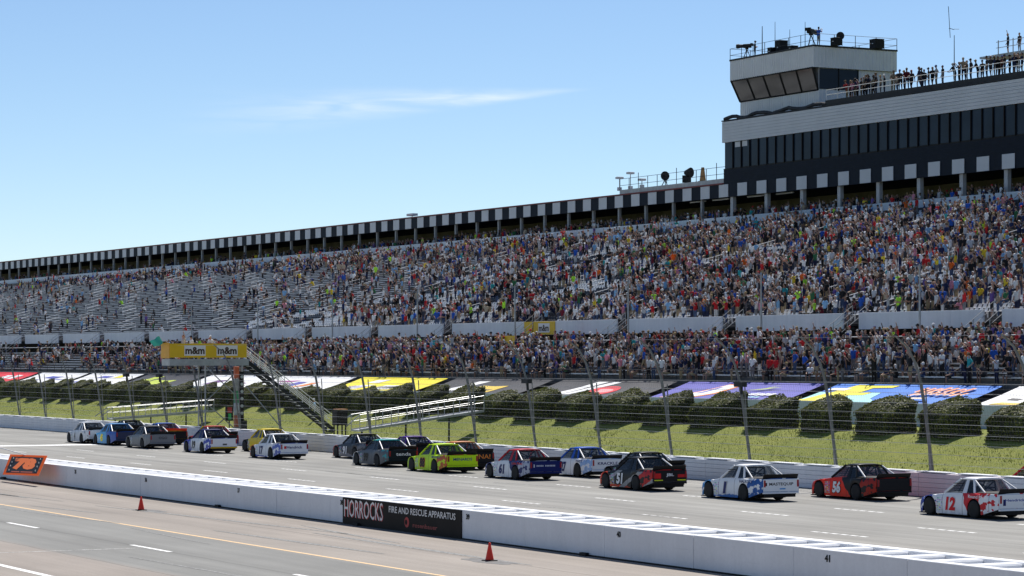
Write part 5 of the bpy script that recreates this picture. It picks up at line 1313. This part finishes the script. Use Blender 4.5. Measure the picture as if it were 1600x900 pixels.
# crowd: points scattered on the rows, each carrying its clothes, drawn by one instancing object
def crowd(name, pts, meshes, label, seed):
    me = bpy.data.meshes.new(name); me.from_pydata([p['co'] for p in pts], [], [])
    def fa(n, ty, vals):
        a = me.attributes.new(n, ty, 'POINT')
        a.data.foreach_set('color' if ty == 'FLOAT_COLOR' else 'value', vals)
    fa('turn', 'FLOAT', [p['rot'] for p in pts]); fa('size', 'FLOAT', [p['s'] for p in pts]); fa('kind_index', 'INT', [p['i'] for p in pts])
    for c in ('shirt', 'pants', 'skin', 'hat'):
        if c in pts[0]: fa(c, 'FLOAT_COLOR', [x for p in pts for x in (*p[c], 1.0)])
    col = bpy.data.collections.new(name + '_prototypes')
    for k, m in enumerate(meshes):
        q = bpy.data.objects.new('%s_prototype_%02d' % (name, k), m); col.objects.link(q)
    o = link(name, me)
    ng = bpy.data.node_groups.new(name, 'GeometryNodeTree')
    ng.interface.new_socket('Geometry', in_out='INPUT', socket_type='NodeSocketGeometry'); ng.interface.new_socket('Geometry', in_out='OUTPUT', socket_type='NodeSocketGeometry')
    N, Lk = ng.nodes, ng.links
    gi, go = N.new('NodeGroupInput'), N.new('NodeGroupOutput'); ci = N.new('GeometryNodeCollectionInfo'); ci.inputs['Collection'].default_value = col
    ci.inputs['Separate Children'].default_value = True; ci.inputs['Reset Children'].default_value = True
    ip = N.new('GeometryNodeInstanceOnPoints'); ip.inputs['Pick Instance'].default_value = True
    def na(n, ty):
        a = N.new('GeometryNodeInputNamedAttribute'); a.data_type = ty; a.inputs['Name'].default_value = n; return a.outputs['Attribute']
    cx = N.new('ShaderNodeCombineXYZ'); Lk.new(na('turn', 'FLOAT'), cx.inputs[2])
    Lk.new(gi.outputs[0], ip.inputs['Points']); Lk.new(ci.outputs[0], ip.inputs['Instance']); Lk.new(na('kind_index', 'INT'), ip.inputs['Instance Index'])
    Lk.new(cx.outputs[0], ip.inputs['Rotation']); Lk.new(na('size', 'FLOAT'), ip.inputs['Scale']); Lk.new(ip.outputs[0], go.inputs[0])
    md = o.modifiers.new('scatter', 'NODES'); md.node_group = ng
    for m in (PM if 'shirt' in pts[0] else []): me.materials.append(m)
    return tag(o, label, 'crowd' if 'shirt' in pts[0] else None, kind='stuff')
def clothes(rnd):
    s = pick(rnd, SHIRTS); p = pick(rnd, PANTS); k = pick(rnd, SKINS)[0]; h = pick(rnd, HATS)[0]
    f = rnd.uniform(0.75, 1.15)
    return dict(shirt=tuple(min(0.85, c*f) for c in s[1]), pants=p[1], skin=k, hat=h), s[0], p[0]
def sstep(x, a, b): t = max(0.0, min(1.0, (x-a)/(b-a))); return t*t*(3-2*t)
from mathutils import noise as mnoise
def patchy(x, y, sc, seed=0.0): return mnoise.noise(Vector((x*sc*2.2 + seed, y*sc, seed))) * 0.5 + 0.5
def aisle(y, w=0.6):
    k = (y - GAPS[0]) % 7.95
    return min(k, 7.95 - k) < w
rnd = random.Random(21)
lower, upper, conc = [], [], []
# individuals: the nearest rows of the lower stand
BANW = ['the white banner at the right edge','the blue and yellow banner','the violet banner','the black banner with red oval','the black banner with yellow box','the yellow banner','the white and pink banner']
ROWW = ['front row','second row','third row','fourth row']
nind = 0; NEAR = []
for i in range(LROW + 2):
    if i < LROW: x, z = LX0 + LRUN*i + 0.42, LZ0 + LRISE*i
    else: x, z = LXE + 0.5 + 0.9*(i - LROW), LZE + 0.06
    y = 112.0 + rnd.random()
    while y < 470:
        y += rnd.uniform(0.44, 0.64)
        dn = 0.70 - 0.14*sstep(y, 225, 285) - 0.40*sstep(y, 270, 320)
        if i == 0: dn *= 0.62
        if i >= LROW: dn *= 0.40
        p = patchy(x*0.4, y, 0.09, 3.0)
        if y > 285: dn *= sstep(p, 0.30, 0.62)*1.5
        else: dn *= 0.70 + 0.5*p
        if rnd.random() > dn: continue
        cl, sn, pn = clothes(rnd)
        sit = rnd.random() < (0.45 if i == 0 else 0.16 if y < 285 else 0.5) and i < LROW
        pi = rnd.choice(SIT_I) if sit else rnd.choice(STAND_I)
        rot = FACE + rnd.gauss(-0.25, 0.35); s = rnd.gauss(0.985, 0.055)
        xx = x + (0.12 if sit else -0.12) + rnd.uniform(-.06,.06); zz = z + (0.0)
        near = y < 205 and i < 3 and y > 122 and nind < 300
        if near:
            pose = POSE_WORD[PROTO_DEF[pi][1]]; hw = {'cap':' and cap','long':' with long hair','short':''}[PROTO_DEF[pi][0].split('_')[1]]
            bk_ = BANW[max(0, min(6, int((y - 107.5)//PITCH)))]
            lab = '%s spectator, %s shirt%s, %s above %s' % (pose, sn, hw, ROWW[i], bk_)
            ws = lab.split()
            if len(ws) > 16: lab = '%s spectator, %s shirt, %s above %s' % (pose, sn, ROWW[i], bk_)
            ws = lab.split()
            if len(ws) > 16: lab = '%s spectator, %s, %s above %s' % (pose.split()[0], sn, ROWW[i], bk_)
            NEAR.append(person((xx, y, zz), rot, pi, cl['shirt'], cl['pants'], cl['skin'], cl['hat'], lab, 'spectators in the nearest rows of the lower stand', s)); nind += 1
        else:
            lower.append(dict(co=(xx, y, zz), rot=rot, s=s, i=pi, **cl))
for i in range(UROW):
    x, z = UX0 + URUN*i + 0.42, UZ0 + URISE*i
    y = 118.0 + rnd.random(); fr = i/(UROW-1)
    while y < 560:
        y += rnd.uniform(0.50, 0.76)
        # place along the picture, so the fill follows sections rather than rows
        sec = y * 125.0/x
        p = patchy(x*0.55, y, 0.085, 9.0); p2 = patchy(x*0.9, y, 0.22, 41.0)
        if sec < 205: dn = 0.66*(0.14 + 0.98*sstep(p*0.55 + p2*0.45, 0.33, 0.57))
        elif sec < 282: dn = (0.42 - 0.14*sstep(sec, 205, 262))*(0.10 + 1.35*sstep(p*0.55 + p2*0.45, 0.36, 0.62))
        else: dn = 0.0
        if 215 < sec < 340 and fr > 0.84: dn = max(dn, 0.50)
        if sec < 300 and fr < 0.10: dn = max(dn, 0.45)
        if sec > 280:
            base = 0.022 if sec > 300 else 0.08
            dn = base + (0.42*sstep(patchy(x, y, 0.16, 31.0), 0.60, 0.78) if sec < 420 else 0.2*sstep(patchy(x, y, 0.16, 31.0), 0.66, 0.8))*(0.5 if sec > 310 else 1)
            if fr > 0.88: dn = max(dn, 0.40*(1 - sstep(sec, 340, 420)) + 0.08)
        if i >= UROW - 2: dn *= 0.45
        if aisle(y, 0.55): dn *= 0.15
        if rnd.random() > dn: continue
        cl, sn, pn = clothes(rnd)
        sit = rnd.random() < (0.12 if sec < 285 else 0.55)
        pi = rnd.choice(SIT_I) if sit else rnd.choice(STAND_I)
        upper.append(dict(co=(x + (0.12 if sit else -0.1) + rnd.uniform(-.05,.05), y, z), rot=FACE + rnd.gauss(-0.25,0.35), s=rnd.gauss(1.05,0.06), i=pi, **cl))
for i in range(4):
    y = 124.0
    while y < 520:
        y += rnd.uniform(0.5, 0.95)
        dn = 0.72 - 0.5*sstep(y, 290, 400)
        if rnd.random() > dn: continue
        cl, sn, pn = clothes(rnd)
        conc.append(dict(co=(152.2 + 1.0*i + rnd.uniform(-.3,.3), y, CONZ), rot=FACE + rnd.gauss(-0.2,0.4), s=rnd.gauss(1.0,0.05), i=rnd.choice(STAND_I), **cl))
byl = {}
for o in NEAR: byl.setdefault(o['label'], []).append(o)
for lab, os_ in byl.items():                       # same look in the same row: say which one, counted from the right
    if len(os_) < 2: continue
    if len(lab.split()) > 13: lab = lab.replace(' spectator,', ',').replace('holding up a phone', 'photographing').replace('seated leaning forward', 'hunched')
    if len(lab.split()) > 13: lab = lab.replace(' shirt', '')
    if len(lab.split()) > 13: lab = lab.replace('the white banner at the right edge', 'the rightmost banner').replace('one arm raised', 'waving').replace('the black banner with', 'the').replace('turning to walk', 'turning')
    if len(lab.split()) > 13: lab = lab.replace(' and cap', '').replace(' with long hair', '').replace(' spectator,', ',')
    for q, o in enumerate(sorted(os_, key=lambda p: p.location.y)): o['label'] = '%s, %s from right' % (' '.join(lab.split()[:13]), ['first','second','third','fourth','fifth','sixth'][q])
crowd('lower_stand_crowd', lower, PMESH, 'dense crowd of spectators filling the rest of the lower stand', 1)
crowd('upper_stand_crowd', upper, PMESH, 'dense colourful crowd of spectators on the upper deck', 2)
crowd('concourse_crowd', conc, PMESH, 'shaded crowd standing on the covered concourse', 3)
print('crowd sizes', nind, len(lower), len(upper), len(conc))

# stadium seats on the near part of the upper deck, white and black blocks
b = MB(); b.bbox((-0.02,-0.18,0.40),(0.40,0.18,0.44),0.03); b.add([(0.36,-0.18,0.45),(0.41,-0.18,0.45),(0.41,0.18,0.45),(0.36,0.18,0.45),(0.47,-0.14,0.70),(0.51,-0.14,0.68),(0.51,0.14,0.68),(0.47,0.14,0.70)], [(0,3,2,1),(4,5,6,7),(0,1,5,4),(1,2,6,5),(2,3,7,6),(3,0,4,7)]); b.box((0.12,-0.03,0),(0.2,0.03,0.40))
SEATM = [b.mesh('seat_white', [mat('seat_white_plastic', (0.74,0.74,0.73), 0.45, var=0.06)]), b.mesh('seat_black', [mat('seat_black_plastic', (0.02,0.02,0.023), 0.45, var=0.1)])]
sp = []
for i in range(UROW):
    x, z = UX0 + URUN*i + 0.26, UZ0 + URISE*i; y = 112.0
    while y < SEAT_Y + 12:
        y += 0.52
        if aisle(y, 0.62) or y > SEAT_Y + 10*math.sin(i*0.35): continue
        wv = patchy(x*0.9, y, 0.11, 77.0) + 0.10*math.sin(y*0.42 + i*0.33)
        sp.append(dict(co=(x, y, z), rot=0.0, s=1.0, i=(0 if wv > 0.46 else 1)))
o = crowd('stadium_seats', sp, SEATM, 'white and black plastic stadium seats on the upper deck', 4)
o.parent = gs; o.matrix_parent_inverse = Matrix.Translation((-SX, -100, 0)); o.name = 'seats'

# people on the roofs and by the track
rnd = random.Random(5)
ORD = ['first','second','third','fourth','fifth','sixth','seventh','eighth','ninth','tenth','eleventh','twelfth','thirteenth','fourteenth','fifteenth','sixteenth','seventeenth','eighteenth','nineteenth','twentieth','twenty first','twenty second','twenty third','twenty fourth','twenty fifth','twenty sixth','twenty seventh','twenty eighth','twenty ninth','thirtieth','thirty first','thirty second','thirty third','thirty fourth','thirty fifth','thirty sixth','thirty seventh','thirty eighth','thirty ninth','fortieth','forty first','forty second','forty third','forty fourth']
ROOFP_ = [(1324,'red'),(1332,'pink'),(1340,'pink'),(1346,'charcoal'),(1353,'black'),(1361,'charcoal'),(1369,'black'),(1382,'charcoal'),(1396,'tan'),(1407,'charcoal'),(1417,'maroon'),(1424,'charcoal'),(1436,'navy'),(1444,'charcoal'),(1457,'black'),(1463,'pale grey'),(1473,'black'),(1492,'black'),(1506,'tan'),(1517,'charcoal'),(1528,'black'),(1542,'charcoal'),(1554,'navy'),(1564,'maroon'),(1570,'black'),(1578,'black'),(1597,'navy')]
ROOFP = list(ROOFP_)
for px in (1329, 1336, 1350, 1357, 1365, 1376, 1402, 1413, 1440, 1451, 1499, 1511, 1535, 1548, 1559, 1585, 1591): ROOFP.append((px, rnd.choice(['black','charcoal','navy','black','maroon','tan'])))
ROOFP.sort()
SC = {n: c for n, c, w in SHIRTS}
for k, (px, sn) in enumerate(ROOFP):
    x = 153.2 + rnd.uniform(0, 1.2); pi = [5,0,3,10,1,7,6][rnd.randrange(7)]
    if px in (1396, 1528): pi = 10
    p = pick(rnd, PANTS)
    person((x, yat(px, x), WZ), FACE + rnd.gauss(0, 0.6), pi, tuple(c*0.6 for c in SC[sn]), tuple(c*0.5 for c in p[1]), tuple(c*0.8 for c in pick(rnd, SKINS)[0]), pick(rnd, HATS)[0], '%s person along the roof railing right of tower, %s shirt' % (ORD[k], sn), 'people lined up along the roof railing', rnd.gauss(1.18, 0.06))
def one(loc, rot, pi, shirt, pants, hat, label, s=1.02): return person(loc, rot, pi, SC[shirt], dict((n, c) for n, c, w in PANTS)[pants], (0.45,0.26,0.18), hat, label, None, s)
one(on_tower(1179.5, 1.0), R(60), 5, 'black', 'black', (0.02,0.02,0.02), 'camera operator in black standing at left end of tower', 1.1)
one(on_tower(1279, 0.3), R(100), 1, 'royal blue', 'grey', (0.02,0.02,0.02), 'camera operator in blue shirt on the tower corner', 1.12)
one((sx+0.9, yat(1575, sx+0.9), WZ+SH), R(-120), 4, 'black', 'black', (0.6,0.6,0.6), 'person in black with white cap on the raised scaffold platform', 1.12)
one((sx+0.9, yat(1593, sx+0.9), WZ+SH), R(-90), 7, 'charcoal', 'grey', (0.03,0.02,0.02), 'person in grey at the right end of the scaffold platform', 1.05)
one((86.3, yat(491, 86.3), bank_z(86.3)-0.02), R(-120), 3, 'light blue', 'grey', (0.7,0.7,0.7), 'marshal in pale blue shirt and white cap at stairway foot', 1.02)
one((74.6, FY+0.8, 6.25), R(-60), 5, 'white', 'khaki', (0.6,0.6,0.6), 'official in white shirt on the starter stand', 1.02)
one((72.4, FY+0.8, 6.25), R(-80), 4, 'pale grey', 'black', (0.03,0.02,0.02), 'flag man in grey leaning out of the starter stand', 1.05)
one((73.2, FY+1.2, 6.25), R(-80), 0, 'white', 'black', (0.02,0.02,0.03), 'second official in white at left end of the starter stand', 1.0)
# the green flag
fg = tag(empty('green_flag', (71.0, FY+1.2, 7.35)), 'teal green flag waved beside the starter stand', 'flag'); fg.scale = (0.75, 0.75, 0.75)
MB().tube((0.5,0,0.1),(-0.5,0.2,0.9),0.018,5).build('staff', M_letw, fg)
b = MB(); nn = 8
for j in range(nn+1):
    for i in range(5):
        u, v = j/nn, i/4; b.v.append((-0.45 - u*1.0 + v*0.5, 0.18 + 0.09*math.sin(u*7+v*2), 0.85 - v*0.75*(1-0.25*u) - u*0.55 + 0.05*math.sin(u*9)))
b.f = [(j*5+i, j*5+i+1, (j+1)*5+i+1, (j+1)*5+i) for j in range(nn) for i in range(4)]; b.m = [0]*len(b.f)
b.build('cloth', mat('green_flag_cloth', (0.06,0.50,0.38), 0.7, var=0.1), fg, smooth=True)
